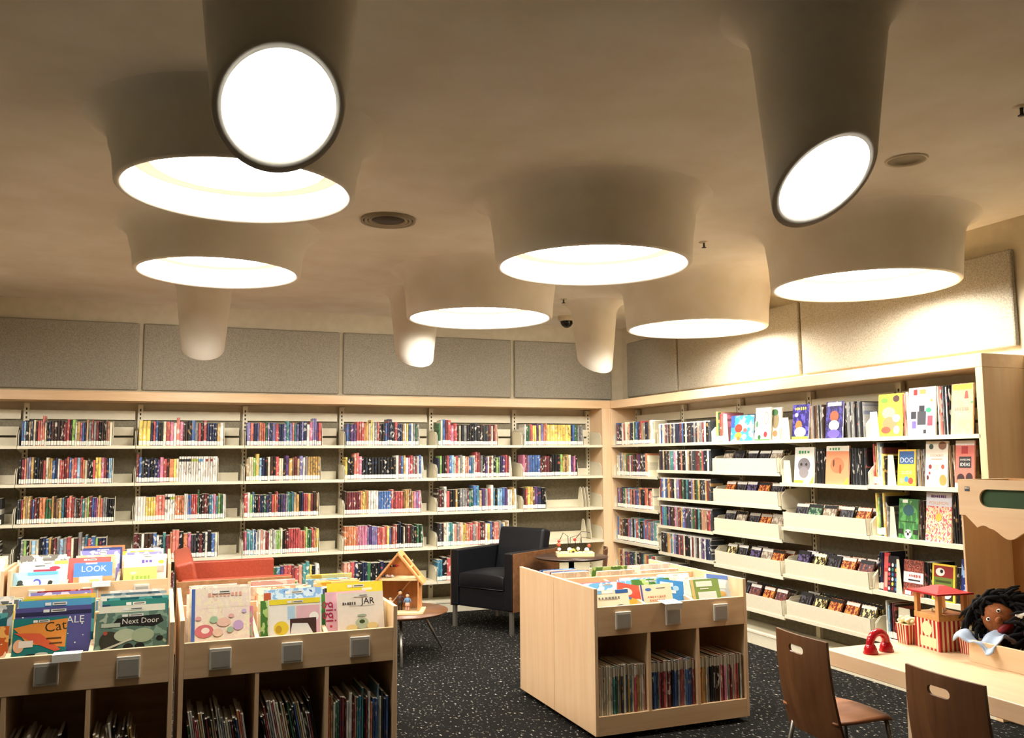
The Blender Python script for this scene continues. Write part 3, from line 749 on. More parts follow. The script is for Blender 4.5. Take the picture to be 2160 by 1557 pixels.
picbook(in_bin(U, 2, .05, .22, .0), .29, .265, .01, cover_mat('cover_greygreen', ['6f8a78', '84a08a', '5f7a6a', 'a8b59a'], 4), 'grey-green picture book with black scribbles titled Next Door', [('poly', [(.18, .62), (.3, .85), (.9, .9), (.95, .72), (.8, .6), (.5, .66)], '201f1c'), ('text', 'Next Door', .14, .62, .76, 'eee8d8'), ('rect', .08, .64, .34, .74, 'b8c0a8'), ('ell', .2, .3, .14, .24, '3c3a2c'), ('ell', .42, .42, .16, .16, 'b9c4a2'), ('ell', .66, .4, .16, .18, 'a9b894'), ('ell', .46, .12, .07, .1, '22221e'), ('ell', .62, .12, .07, .1, '22221e'), ('ell', .9, .3, .05, .06, '22221e'), ('poly', [(.02, .06), (.5, .34), (.5, .3), (.06, .02)], 'd8d4bc'), ('ell', .14, .5, .03, .05, 'b0503c')])
picbook(in_bin(U, 2, .075, .23, .0), .27, .29, .014, ink('efe6cf'), 'thick cream picture book edge behind the Next Door one')
picbook(in_bin(U, 2, .105, .24, .01), .27, .31, .01, ink('2f7f74'), 'green-teal picture book with pale lettering behind the thick cream one', [('marks', .5, .76, .6, .05, 'e6e0c8', 9), ('rect', 0, .7, .12, .92, '2b4a6a')])
picbook(in_bin(U, 2, .15, .25, .02), .26, .315, .01, PM['teal'], 'patterned teal picture book behind the green-teal one')
picbook(in_bin(U, 2, .19, .25, .0), .28, .32, .012, PM['white'], 'white picture book behind the patterned teal one')
picbook(in_bin(U, 2, .23, .25, .0), .28, .325, .011, cover_mat('cover_dusk', ['2f4654', '56707c', '8fa6ac', 'c9d4d2'], 3), 'dusky blue-grey picture book with trees behind the white one')
fill_bin(U, 2, .28, .41, 4, ['sky', 'lavender', 'white', 'grey'], 'the dusky blue-grey one', .30, .325)
picbook(in_bin(U, 0, .05, .25, .02), .26, .24, .01, PM['orange'], 'orange mottled picture book left of the Cat one')
fill_bin(U, 0, .08, .40, 8, ['teal', 'white', 'grey', 'lemon', 'grey', 'blue', 'white', 'grey'], 'the orange mottled one', .29, .33)
for i in range(3): fill_bin(MUB(XLu, YLu), i, .12, .36, 4, ['cream', 'sky', 'red', 'white'], f'the {ordn(i+1)} rear bin front, Cat browser pair', .22, .25, tilt=.2)
# --- rear island
U = MU(XB, YB)
picbook(in_bin(U, 0, .05, .24, -.02), .27, .20, .01, ink('a8d6ee'), 'pale blue picture book with a big 2 and dark ducks', [('rect', 0, 0, 1, .2, 'e6ea7a'), ('rect', .12, .3, .86, .62, 'f3efe0'), ('text', '2', .7, .53, .28, '4a58b8'), ('ell', .15, .28, .09, .2, '2f3a34'), ('ell', .15, .5, .06, .12, '2f3a34'), ('poly', [(.62, .1), (.8, .1), (.86, .5), (.76, .42)], '25291f'), ('ell', .8, .45, .05, .1, '25291f'), ('rect', .3, .85, .95, .99, '5fb4e0')], tagtop=False)
picbook(in_bin(U, 0, .09, .25, .02), .27, .265, .011, ink('f5efe0'), 'white picture book with a red car behind the duck one', [('rect', .25, .6, .75, .68, 'a8324a'), ('ell', .72, .72, .12, .07, 'b5384c'), ('rect', .28, .8, .5, .84, '4a4a4a'), ('rect', .7, .86, 1, .99, 'efe25a')])
picbook(in_bin(U, 0, .16, .25, .0), .28, .30, .012, cover_mat('cover_greywhite', ['efe9dc', 'd8d2c4', '7a756a', 'f8f5ec'], 5), 'white and grey mottled picture book behind the red car one')
fill_bin(U, 0, .2, .38, 4, ['white', 'cream', 'lemon', 'white'], 'the red car one')
picbook(in_bin(U, 1, .04, .2, -.01), .14, .155, .006, ink('f6f1dc'), 'small white and yellow picture book in front of LOOK', [('rect', .45, .3, .9, .8, 'f2e27a'), ('rect', 0, 0, 1, .15, 'e0a27a')], tagtop=False)
picbook(in_bin(U, 1, .06, .25, .0), .235, .245, .01, ink('4f86cf'), 'blue picture book titled LOOK', [('text', 'LOOK', .26, .52, .72, 'e6eef2'), ('rect', .0, .0, 1, .4, 'e0905a'), ('rect', .3, .93, .6, .99, 'f6f2e8')], tagtop=False)
picbook(in_bin(U, 1, .10, .25, -.025), .26, .275, .012, ink('d9625c'), 'coral red picture book behind LOOK', [('ell', .5, .93, .03, .04, '5a3a3a')])
picbook(in_bin(U, 1, .15, .25, .01), .25, .285, .011, PM['cream'], 'cream picture book two behind LOOK')
picbook(in_bin(U, 1, .22, .25, .03), .25, .31, .011, PM['lavender'], 'lavender and white picture book well behind LOOK')
picbook(in_bin(U, 1, .3, .25, .04), .25, .32, .012, ink('2a3a78'), 'dark blue picture book at the back of the LOOK bin')
picbook(in_bin(U, 1, .34, .25, .05), .26, .33, .014, ink('c97a4a'), 'tan-orange picture book at the back of the LOOK bin')
picbook(in_bin(U, 2, .05, .24, -.02), .21, .20, .01, ink('efe46a'), 'yellow picture book with leafy scribbles right of LOOK', [('marks', .55, .45, .6, .14, '8fae4a', 5), ('ell', .3, .7, .1, .08, 'f6efb0'), ('ell', .2, .2, .1, .05, 'd98a4a')], tagtop=False)
picbook(in_bin(U, 2, .09, .25, .01), .27, .28, .011, ink('f4ecd8'), 'pale picture book with purple letters behind the yellow scribbles', [('marks', .55, .74, .26, .09, '6a4fb0', 3), ('ell', .88, .7, .07, .07, 'f0dc3c'), ('rect', .75, .3, .95, .55, 'b8a898')])
fill_bin(U, 2, .14, .38, 6, ['lavender', 'cream', 'lemon', 'white', 'peach', 'grey'], 'the purple letter one', .27, .31)
U2 = MU(XB-UW-.02, YB)
fill_bin(U2, 2, .06, .4, 6, ['white', 'peach', 'pale_pink', 'lavender', 'cream', 'peach'], 'the end browser rim', .25, .30)
# --- R
U = MU(XR, YR)
picbook(in_bin(U, 0, .05, .3, -.03), .235, .20, .009, ink('efe4c4'), 'cream picture book with blue top band and two children figures', [('rect', 0, .84, .3, .99, '7fb4d8'), ('rect', .66, .84, 1, .99, '2f5fa0'), ('rect', .32, .86, .6, .97, 'f7f4ea'), ('marks', .5, .66, .6, .08, '77746a', 7), ('rect', .2, .6, .7, .62, '8a877c'), ('ell', .25, .14, .18, .16, '8f2f2a'), ('ell', .74, .2, .18, .16, '1f1815'), ('ell', .74, .12, .12, .14, 'e8b08a')], tagtop=False)
picbook(in_bin(U, 0, .075, .3, .075), .15, .225, .009, ink('e8604a'), 'orange-red picture book tilted sideways next to the cream one', [('poly', [(0, 0), (1, 0), (1, .45), (0, .55)], 'f0c44a'), ('ell', .4, .7, .22, .14, 'f6e0d0'), ('rect', .1, .42, .6, .52, '5a7ab8')], tagtop=False).matrix_world = in_bin(U, 0, .075, .3, .07) @ RY(.22)
picbook(in_bin(U, 0, .14, .34, .0), .26, .23, .01, PM['sky'], 'sky blue picture book lying back behind the two children one')
picbook(in_bin(U, 0, .19, .4, .0), .26, .22, .01, PM['white'], 'white picture book lying back behind the sky blue one')
picbook(in_bin(U, 0, .27, .45, .0), .25, .22, .01, ink('d8707a'), 'rose red picture book lying at the back of the bin')
picbook(in_bin(U, 1, .05, .3, -.045), .20, .215, .01, ink('f0ddb8'), 'beige picture book with red script in a maple bin', [('ell', .25, .8, .1, .06, '3f6fb4'), ('rect', .5, .82, .8, .85, '6a6a6a'), ('marks', .5, .5, .6, .05, 'd9836a', 8), ('marks', .5, .36, .5, .05, 'd9836a', 7), ('rect', 0, 0, .05, 1, '5a58a0')], tagtop=False)
picbook(in_bin(U, 1, .085, .32, .06), .17, .23, .012, ink('3f8fd0'), 'blue picture book leaning right of the red script one', [('rect', .1, .75, .6, .9, 'f0f2ee'), ('rect', .0, .5, .7, .62, 'f0f2ee'), ('ell', .7, .7, .12, .1, 'a8d0ea')], tagtop=False).matrix_world = in_bin(U, 1, .085, .32, .045) @ RY(.16)
picbook(in_bin(U, 1, .13, .33, -.02), .25, .235, .01, PM['grass'], 'green speckled picture book behind the red script one')
fill_bin(U, 1, .18, .38, 4, ['white', 'sky', 'pale_pink', 'lavender'], 'the green speckled one', .2, .24, tilt=.36)
picbook(in_bin(U, 2, .05, .3, -.03), .19, .225, .01, ink('7f9a4c'), 'olive green picture book with a white panel in a maple bin', [('rect', 0, 0, .1, 1, 'd8b878'), ('rect', .18, .7, .75, .92, 'f0ead4'), ('rect', .2, .05, .85, .5, 'e9e2d6'), ('ell', .62, .12, .1, .05, '4a4438'), ('rect', .3, .6, .6, .64, 'e9e2d6')], tagtop=False)
picbook(in_bin(U, 2, .085, .3, .065), .16, .24, .02, ink('d6e4ea'), 'pale blue-white picture book leaning at the bin end', [('rect', 0, .85, 1, 1, '6a8ad0'), ('ell', .6, .3, .2, .1, 'e0b86a'), ('rect', .2, .5, .8, .7, 'f2f2e6')], tagtop=False).matrix_world = in_bin(U, 2, .085, .3, .06) @ RY(.14)
fill_bin(U, 2, .14, .38, 4, ['white', 'pale_pink', 'cream', 'white'], 'the olive green one', .2, .23, .25, tilt=.36)
UBk = MUB(XR, YR)
for i, nn in enumerate((['pale_pink', 'white', 'white'], ['orange', 'white', 'grass'], ['blue', 'white', 'red'])):
    fill_bin(UBk, i, .15, .36, 5, nn, f'the {ordn(i+1)} rear bin front, chair-side browser pair', .2, .235, tilt=.2)
# --- folded cards over the rims
def card(M, label):
    mb = MB().box((-.055, -.03, .0), (.055, .055, .0015)).box((-.055, -.0315, -.03), (.055, -.03, .0015))
    o = mb.build('sign_card', white_card); o.matrix_world = M; tag(o, label, 'sign card'); return o
card(MU(XLu, YLu) @ TR(.56, -.002, .6985) @ RX(-.06), 'folded white card over the rim before the Cat book')
card(MU(XR, YR) @ TR(.465, -.02, .6995) @ RX(.1), 'folded white card over the rim before the red script book')
card(MU(XB, YB) @ TR(.55, -.002, .6985) @ RX(-.06), 'folded white card over the rim before the LOOK book')
sb = MB().box((-.06, 0, 0), (.06, .004, .07)); o = sb.build('sign_card', plain('card_brown', '4a2c22', .6)); o.matrix_world = MU(XM, YM) @ TR(cpos(1)+.05, .03, .695) @ RX(-.2)
p = MB(); p.add([(-.06, -.001, .0), (.045, -.001, .0), (.02, -.001, .046), (-.05, -.001, .05)], [(0, 1, 2, 3)]); p.build('white_corner', white_card, o)
tag(o, 'small brown and white card before the comic grid book', 'sign card')

# --- cubby picture books, spine out
CUBG = 'thin picture books spine-out in the lower cubbies'
def cubby(U, i, s, where, lean=0, h0=.25, hv=.03, fill=1.0, mesh=None, n0=0):
    L = parse(s); n = len(L); x0 = .02+UI*i+.014; x1 = x0+(UI-.03)*fill
    if lean: x0 += h0*math.sin(lean)*1.0
    x = x0; ws = [random.uniform(.7, 1.3) for _ in L]; tot = sum(ws)
    for q, (ch, t) in enumerate(L):
        wd = ws[q]/tot*(x1-x0); h = h0+random.uniform(-hv, hv)+(.03 if t else 0)
        o = bpy.data.objects.new('picture_book', mesh or UBN); COL.objects.link(o)
        o.matrix_world = U @ TR(x, .012+random.uniform(0, .012), .1285) @ RY(-lean) @ Matrix.Diagonal(((wd-.0008)*math.cos(lean), .22, h, 1))
        o.color = (*jitter(hexc(CC[ch])), 1)
        tag(o, f'{CN[ch]} thin picture book, {ordn(q+1)} in the {ordn(i+1)} cubby {where}', 'picture book', CUBG)
        x += wd
U = MU(XR, YR); wR = 'of the chair-side browser'
cubby(U, 0, 'eweeewtgsaSebYtwrYewC', wR, 0, .25, .006, mesh=UBT)
cubby(U, 1, 'snbbsrRrwRknbbsrpwbbbbr', wR, 0, .25, .006, mesh=UBT)
cubby(U, 2, 'oYYYwsskSdddwrRpwsrRwCprgw', wR, 0, .25, .006, mesh=UBT)
U = MU(XM, YM); wM = 'of the JAR browser'
cubby(U, 0, 'gwwrreYwdRkeakwwswesRkbocw', wM, .16, .25, .04, mesh=UBN)
cubby(U, 1, 'kRrwswrweowYkgSkbYewdwRkk', wM, .2, .25, .04, mesh=UBN)
cubby(U, 2, 'cYwgtRRRwwRCtu^tkR^wobb^leSnb', wM, 0, .25, .03, mesh=UBN)
U = MU(XLu, YLu); wL = 'of the Cat browser'
cubby(U, 1, 'RrdYYowkRrpwsedwk', wL, .1, .22, .03, .8, mesh=UBN)
cubby(U, 2, 'gYeksrw^wdkRsrdkYYa', wL, .14, .22, .04, .7, mesh=UBN)

# ------------------------------------------------------------------ right wall: film cases, trays, face-out covers
pal2 = 'kkkknnnRRrbsSSSdddewwwCPvtaYpgs'
for r in range(6):
    n = (30, 30, 30, 31, 30, 10)[r]; x = .03; x1 = (.885, .885, .87, .88, .86, .3)[r]
    st = (x1-x)/n; z = RROWS[1][r]
    for i in range(n):
        ch = random.choice(pal2) if i < n-1 else 'S'
        o = bpy.data.objects.new('film_case', UDV); COL.objects.link(o)
        o.matrix_world = MRT(1) @ TR(x+st*i, .012+random.uniform(0, .006), z) @ Matrix.Diagonal((st-.001, .135, .19+random.uniform(-.001, .001), 1))
        o.color = (*jitter(hexc(CC[ch])), 1)
        tag(o, f'{CN[ch]} film case, {ordn(i+1)} along the {ROWN[r]}, second bay from corner post', 'film case', 'film cases on the right wall')
def tray(k, r, label=None):
    bay = [o for o in bpy.data.objects if o.name.startswith('shelving_bay') and o.get('label') == 'cream steel shelving bay on the right wall, '+BNAME[k]][0]
    z = RROWS[k][r]+.0005
    mb = MB().prism([(.004, z), (.009, z), (.001, z+.112), (-.004, z+.112)], .03, BAY-.03, plane='yz')
    mb.box((.03, .01, z), (BAY-.03, .27, z+.003)).box((.03, .262, z), (BAY-.03, .268, z+.12))
    for x in (.03, BAY-.034):
        mb.prism([(.006, z), (.266, z), (.266, z+.12), (-.002, z+.112)], x, x+.004, plane='yz')
    mb.build('disc_tray', tray_m, bay)
CASEM = [cover_mat('case_%d' % i, c, random.uniform(4, 7)) for i, c in enumerate((['1c1b20', '3a3550', '8a4a3a', 'd8d0c0'], ['f0ead8', 'd8cdb8', '9a8a78', 'c04a3a'], ['3a2f4a', '6a5a8a', '241f30', 'c9b8c8'],
         ['d05a30', 'e8a050', '8a2f20', 'f0e0c0'], ['23222a', '55525a', '101014', 'a09890'], ['3f7f6a', '8fb08a', '24503f', 'e0dcc0'], ['e9c23a', 'f2e2a0', '30281c', 'd8a02c']))]
CASEN = ['dark', 'white', 'violet', 'orange', 'charcoal', 'green', 'yellow']
def tray_cases(k, r, n, f0=.07, f1=.93, skip=()):
    tray(k, r); z = RROWS[k][r]+.0045; M = MRT(k)
    for i in range(n):
        x = BAY*(f0+(f1-f0)*(i+.5)/n)
        for q in range(2):
            if (i, q) in skip: continue
            ci = random.randrange(len(CASEM)); w = .128; h = .19; t = .013
            mb = MB().box((-w/2, 0, 0), (w/2, t, h)); o = mb.build('disc_case', CASEM[ci])
            o.matrix_world = M @ TR(x+random.uniform(-.01, .01), .03+.07*q, z+.001) @ RZ(random.uniform(-.05, .05)) @ RX(-(.42+random.uniform(-.05, .05)))
            MB().box((-w/2-.001, -.0008, h-.028), (w/2+.001, -.0002, h-.004)).build('title_strip', white_card if random.random() < .6 else plain('strip_dark', '22201f', .5), o)
            tag(o, f"{CASEN[ci]} disc case, {'front' if q == 0 else 'rear'} row, {ordn(i+1)} along the {ROWN[r]} tray, bay {BNAME[k].replace('the ', '')}", 'disc case', 'disc cases in cream trays')
for r in range(1, 6): tray_cases(2, r, 5)
for r in (2, 3, 4): tray_cases(3, r, 5)

def face(k, r, f0, f1, h, mat, label, decals=(), tilt=.10, y=.035, t=.012, tagtop=False, name='display_book', cat='book'):
    M = MRT(k) @ TR(BAY*(f0+f1)/2, y, RROWS[k][r]+.0005) @ RX(-tilt)
    return picbook(M, BAY*(f1-f0), h, t, mat, label, decals, name, cat, 'face-out covers on the right wall', tagtop)
def spines(k, r, f0, f1, s, what, h0=.25, hv=.01, y=.05, mesh=None, name='magazine', cat='magazine', depth=.2, st=None):
    L = parse(s); n = len(L); x = BAY*f0; w = BAY*(f1-f0)/n
    for i, (ch, t) in enumerate(L):
        o = bpy.data.objects.new(name, mesh or UBN); COL.objects.link(o)
        o.matrix_world = MRT(k) @ TR(x+w*i, y+random.uniform(0, .006), RROWS[k][r]) @ Matrix.Diagonal((w-.0008, depth, h0+random.uniform(-hv, hv), 1))
        o.color = (*jitter(hexc(CC[ch])), 1)
        tag(o, f'{CN[ch]} {what}, {ordn(i+1)} of its row', cat, what+' row')
def fbook(k, r, f, label, h=.19, w=.10): return flat_bookend(MRT(k), BAY*f, RROWS[k][r], label, h, w)
CF = lambda n, c, s=6: cover_mat('cover_'+n, c, s)
# bay 3 top shelf
spines(2, 0, .02, .16, 'ygrcp', 'bright spine beside the cyan sky cover', .25, .015, mesh=UB, name='book', cat='book')
fbook(2, 0, .205, 'cream bookend beside the cyan sky cover', .235, .075)
face(2, 0, .27, .60, .215, CF('cyan', ['5cc0ea', '8fd6f0', '3f8fd8', 'd8f0f4'], 3), 'cyan face-out cover with red, orange and yellow discs', [('ell', .35, .5, .17, .17, 'd8402c'), ('ell', .65, .42, .09, .08, 'e8605a'), ('ell', .35, .22, .16, .12, 'f0c040'), ('ell', .36, .1, .08, .08, 'e07030'), ('rect', 0, .55, .16, 1, '3a58c0')])
face(2, 0, .63, .84, .265, ink('f2eee0'), 'white face-out cover with an oval and a red flower', [('ell', .72, .68, .16, .2, '8f8a80'), ('ell', .72, .68, .12, .16, 'b0a8a0'), ('ell', .7, .18, .12, .09, 'c83a3a'), ('rect', 0, 0, 1, .04, '4f8f4a'), ('ell', .3, .1, .1, .07, '2f5f3a'), ('ell', .12, .5, .07, .1, '4a7a4a')])
face(2, 0, .80, .95, .26, ink('e6dcc6'), 'beige face-out cover with a brown and green drawing', [('ell', .5, .6, .3, .25, '8a7a5a'), ('ell', .4, .85, .3, .1, '3f6a3f'), ('ell', .5, .2, .2, .1, 'b8744a')], y=.06)
# bay 4
fbook(3, 0, .06, 'cream bookend before the purple magazines', .17, .10)
face(3, 0, .13, .33, .265, CF('purp', ['3a3488', '5a50a8', '2a2468', '8a7ab8'], 5), 'purple magazine cover with yellow title and orange animal', [('marks', .5, .88, .7, .09, 'f2e24a', 6), ('ell', .4, .4, .2, .14, 'd8743a'), ('ell', .5, .2, .35, .15, 'd8d8d0'), ('rect', 0, 0, 1, .08, '8fc04a'), ('ell', .25, .7, .1, .06, 'e8e4f0')], name='magazine', cat='magazine')
spines(3, 0, .345, .50, 'Csdmsksd', 'grey magazine beside the purple cover', .25, .01)
face(3, 0, .53, .72, .265, CF('purp2', ['d8d4e0', '4a4490', '2a2450', 'f0ecf0'], 6), 'violet and white magazine cover with busy figures', [('rect', .1, .88, .9, .98, 'f0e8d8'), ('ell', .5, .6, .25, .15, 'b8583a'), ('ell', .5, .35, .3, .14, 'e8e4e8'), ('ell', .5, .12, .35, .12, '6a5ac0')], name='magazine', cat='magazine')
spines(3, 0, .735, .94, 'kssSsskSsSks', 'dark magazine beside the violet cover', .25, .01)
fbook(3, 1, .06, 'cream bookend before the grey animal magazine', .17, .10)
face(3, 1, .135, .37, .27, ink('efece0'), 'white magazine cover with a grey animal head', [('marks', .5, .86, .6, .09, '3f9a5a', 4), ('ell', .5, .5, .32, .2, '7a7478'), ('ell', .5, .3, .24, .16, '8f888a'), ('ell', .36, .52, .06, .04, '2a2628'), ('ell', .62, .52, .06, .04, '2a2628'), ('poly', [(.8, 0), (1, 0), (1, .2)], 'e8e04a'), ('rect', 0, 0, .5, .08, '9aa04a')], name='magazine', cat='magazine')
spines(3, 1, .385, .50, 'kkkkkk', 'black magazine beside the grey animal', .255, .006)
face(3, 1, .51, .76, .275, ink('e8966a'), 'orange-pink magazine cover with faint figures', [('rect', 0, .86, 1, 1, 'f0ead8'), ('marks', .4, .92, .5, .07, '3f9a5a', 4), ('ell', .5, .5, .3, .2, 'd87850'), ('ell', .35, .55, .04, .1, '5a3a30'), ('ell', .65, .4, .05, .12, 'a04a30'), ('poly', [(.8, 0), (1, 0), (1, .2)], 'f0d03a')], name='magazine', cat='magazine')
spines(3, 1, .775, .95, 'kSkSkSkkSk', 'charcoal magazine beside the orange-pink cover', .255, .006)
# bay 5
fbook(4, 0, .02+.04, 'cream bookend beside the yellow pig book', .17, .09)
face(4, 0, .085, .31, .285, ink('efe03a'), 'yellow face-out cover with pink animals', [('ell', .25, .85, .15, .06, '6aa83a'), ('ell', .75, .88, .14, .08, '4a2a2a'), ('ell', .45, .55, .28, .14, 'e89a8a'), ('ell', .5, .3, .3, .16, 'd8845a'), ('ell', .35, .15, .2, .08, 'a8503a'), ('ell', .78, .42, .16, .09, 'c8b8d8'), ('ell', .8, .15, .13, .1, 'f0a8b0')])
spines(4, 0, .315, .365, 'rCw', 'thin red or pale book right of the yellow cover', .28, .008, name='book', cat='book')
face(4, 0, .37, .605, .31, ink('f4f2ee'), 'large white face-out cover with scattered dark toy blocks', [('rect', .18, .84, .32, .96, 'c8302c'), ('rect', .4, .86, .64, .95, 'c89a5a'), ('rect', .2, .72, .7, .78, 'e8c8a0'), ('rect', .34, .22, .66, .5, '3a3a40'), ('rect', .4, .5, .6, .62, '23232a'), ('rect', .1, .35, .3, .5, '2a2a30'), ('ell', .75, .52, .1, .05, '2f9a6a'), ('rect', .72, .2, .9, .4, 'c04050'), ('rect', .15, .15, .3, .3, '6a5ab0'), ('ell', .85, .72, .04, .03, 'd8903a'), ('rect', .58, .04, .68, .12, '2a2a30')])
spines(4, 0, .62, .725, 'wCrskwkk', 'dark thin book right of the white block cover', .30, .006, name='book', cat='book')
face(4, 0, .735, .905, .31, CF('peachpic', ['f2d8b0', 'f0e080', 'e8a888', 'f8ecd0'], 5), 'peach and yellow face-out cover beside the end panel', [('rect', .05, .88, .95, .98, 'f0e04a'), ('poly', [(.6, .7), (.8, .7), (.75, .85), (.65, .85)], 'd8504a'), ('rect', .9, .6, 1, .64, '4aa05a'), ('marks', .5, .5, .7, .08, 'e88a7a', 6)])
spines(4, 1, .01, .12, 'rYwlwk', 'bright reading book left of the dog guide', .27, .02, mesh=UB, name='book', cat='book')
spines(4, 1, .125, .165, 'yk', 'small dark-yellow book before the dog guide', .2, .01, name='book', cat='book', y=.02)
fbook(4, 1, .205, 'cream bookend with bright sticker beside the dog guide', .2, .075)
face(4, 1, .25, .41, .235, ink('efc840'), 'yellow dog breed guide cover with blue top', [('rect', .08, .6, .92, .95, '2f5a94'), ('text', 'DOG', .2, .5, .7, 'f6f2e8'), ('text', 'BREED', .11, .5, .5, 'e8e070'), ('text', 'GUIDE', .13, .5, .36, 'f4f0d0'), ('ell', .25, .14, .14, .08, 'e8a878'), ('ell', .75, .14, .14, .09, 'c84a3a'), ('ell', .52, .18, .12, .08, '4a8ac8')])
spines(4, 1, .418, .49, 'ssasms', 'grey magazine right of the dog guide', .23, .006)
face(4, 1, .497, .684, .285, ink('f3ead8'), 'pale cooking book cover with small red fruit', [('text', 'COOKING', .075, .5, .68, 'd08a78'), ('ell', .25, .88, .1, .06, '3a4a3a'), ('ell', .75, .9, .18, .09, '8a5a3a'), ('ell', .22, .44, .07, .05, '8f2f2a'), ('ell', .5, .44, .09, .06, 'e8c8b0'), ('ell', .78, .44, .07, .05, 'b8503a'), ('ell', .8, .15, .16, .12, 'e8904a'), ('ell', .12, .2, .05, .05, '5a2a2a'), ('ell', .2, .3, .04, .03, 'b03a3a'), ('rect', .25, .6, .75, .615, 'c8a898')])
spines(4, 1, .692, .74, 'amda', 'brown book right of the cooking cover', .26, .01, name='book', cat='book')
face(4, 1, .745, .892, .285, ink('e07868'), 'coral face-out cover with a black AWESOME IDEAS box', [('rect', 0, .9, 1, 1, 'f0e8e0'), ('rect', .32, .72, .66, .88, 'b82c2c'), ('rect', .2, .42, .84, .66, '2a2624'), ('text', 'AWESOME', .055, .52, .59, 'f4f0ea'), ('text', 'IDEAS', .095, .52, .49, 'f4f0ea'), ('ell', .3, .2, .2, .1, '3a2020'), ('ell', .75, .22, .18, .1, '3a2020'), ('rect', 0, 0, 1, .1, 'f0e8e0')])
spines(4, 2, .01, .13, 'yGkyk', 'narrow tall book left of the green football cover', .27, .02, mesh=UB, name='book', cat='book')
spines(4, 2, .135, .165, 'Ys', 'low book beside the green football cover', .2, .01, name='book', cat='book', y=.02)
fbook(4, 2, .195, 'cream bookend beside the green football cover', .2, .06)
face(4, 2, .235, .41, .255, CF('foot', ['4a8a4a', '5a9a52', '3a7040', '84b060'], 4), 'green face-out cover with a football', [('rect', .18, .9, .45, .98, 'f0f0e4'), ('ell', .5, .72, .28, .14, '2f5a60'), ('ell', .5, .12, .18, .12, 'f2f0e6'), ('ell', .5, .12, .06, .04, '1f1f1f'), ('ell', .4, .17, .04, .03, '1f1f1f'), ('ell', .6, .17, .04, .03, '1f1f1f'), ('rect', .0, .12, .26, .24, '23301f'), ('rect', .76, .12, 1, .24, '23301f'), ('rect', .1, .42, .9, .44, '2f4f2f')])
spines(4, 2, .42, .465, 'dkd', 'dark book right of the football cover', .25, .006, name='book', cat='book')
face(4, 2, .477, .689, .305, CF('busy', ['f4ece0', 'e8945a', 'f2d8b8', 'd8506a', 'f0b070'], 11), 'pale cover titled POKEMON over orange and pink confetti', [('rect', 0, .72, 1, 1, 'dcdce6'), ('text', 'POKéMON', .10, .5, .78, 'e8a03a'), ('marks', .5, .92, .6, .06, '6a2f7a', 8), ('ell', .5, .5, .12, .08, 'f0b84a')])
spines(4, 2, .70, .80, 'kkkkkk', 'black magazine right of the confetti cover', .29, .004)
spines(4, 3, .005, .06, 'knn', 'tall navy book left of the dotted cover', .25, .03, mesh=UB, name='book', cat='book')
face(4, 3, .065, .11, .25, ink('c03a3a'), 'narrow red cover leaning by the dotted one', [('rect', .2, .1, .8, .5, 'e8a08a'), ('rect', .1, .6, .9, .9, 'd8605a')], y=.04)
dots = [('ell', .15+.35*(i % 3), .1+.13*(i//3), .11, .05, c) for i, c in enumerate(['f0ece0', '8a1f3a', '2f6fa0', '8a1f3a', 'f0d84a', '2a5a8a', 'd8404a', 'f0ece0', '3a8ac0', 'e84a5a', '2f6fa0', '8a1f3a', 'f0ece0', '2f7a6a', 'd8a03a', 'c02a4a', 'f0ece0', '2f6fa0'])]
face(4, 3, .115, .205, .235, ink('1d1820'), 'black cover dotted with red, blue and white discs', dots, y=.03)
fbook(4, 3, .225, 'cream bookend right of the dotted cover', .22, .05)
face(4, 3, .255, .429, .225, CF('team', ['3a2020', 'b05a4a', '6a3a34', 'd8b0a0'], 12), 'dark cover with a white band and red lettering', [('rect', 0, .36, 1, .66, 'f4f0ea'), ('marks', .58, .56, .6, .09, 'c83a34', 7), ('rect', .25, .42, .85, .46, '2a2a2a'), ('rect', .1, .02, .4, .14, 'f0f0ea')])
spines(4, 3, .437, .495, 'kkkk', 'black book right of the white band cover', .22, .004, name='book', cat='book')
face(4, 3, .503, .69, .225, ink('eed040'), 'yellow bordered cover with a panda', [('rect', .08, .62, .92, .95, '8f2420'), ('rect', .08, .42, .92, .64, '6f7f2f'), ('rect', .08, .04, .92, .42, '24221e'), ('ell', .36, .78, .2, .11, 'efe8dc'), ('ell', .42, .8, .07, .05, '1f1a18'), ('ell', .66, .24, .22, .16, 'f0ece0'), ('ell', .66, .24, .06, .05, '1f1c1a'), ('poly', [(.1, .06), (.42, .1), (.34, .4), (.12, .36)], 'e0b8a0'), ('rect', .16, .5, .84, .56, '3f4a1c')])
spines(4, 3, .70, .735, 'kk', 'black magazine right of the panda', .22, .004)
face(4, 3, .74, .92, .27, CF('bluefig', ['2f4fa0', '8fb0e0', '1f2f70', 'dce6f2'], 4), 'blue and white face-out cover behind the puppet theatre edge')
spines(4, 4, .06, .16, 'wlkRd', 'thin book on the lowest shelf by the phone toy', .23, .02, mesh=UB, name='book', cat='book')
fbook(4, 4, .26, 'tall cream bookend on the lowest shelf above the play table', .22, .12)

# ------------------------------------------------------------------ play table
TZ = .55
def box_part(n, a, b, m, r, bv=0): return bx(n, a, b, m, r, bv)
tb = empty('play_table', (-1.36, -4.77, 0)); tag(tb, 'long maple play table with thick edge by the right wall shelves', 'table')
W_, L_ = .92, 2.3
bx('table_top', (0, -L_, TZ-.075), (W_, 0, TZ), maple_y, tb, .004)
for x in (.06, W_-.11):
    for y in (-.45, -L_+.12): bx('leg', (x, y-.05, 0), (x+.05, y, TZ-.075), maple_v, tb, .003)

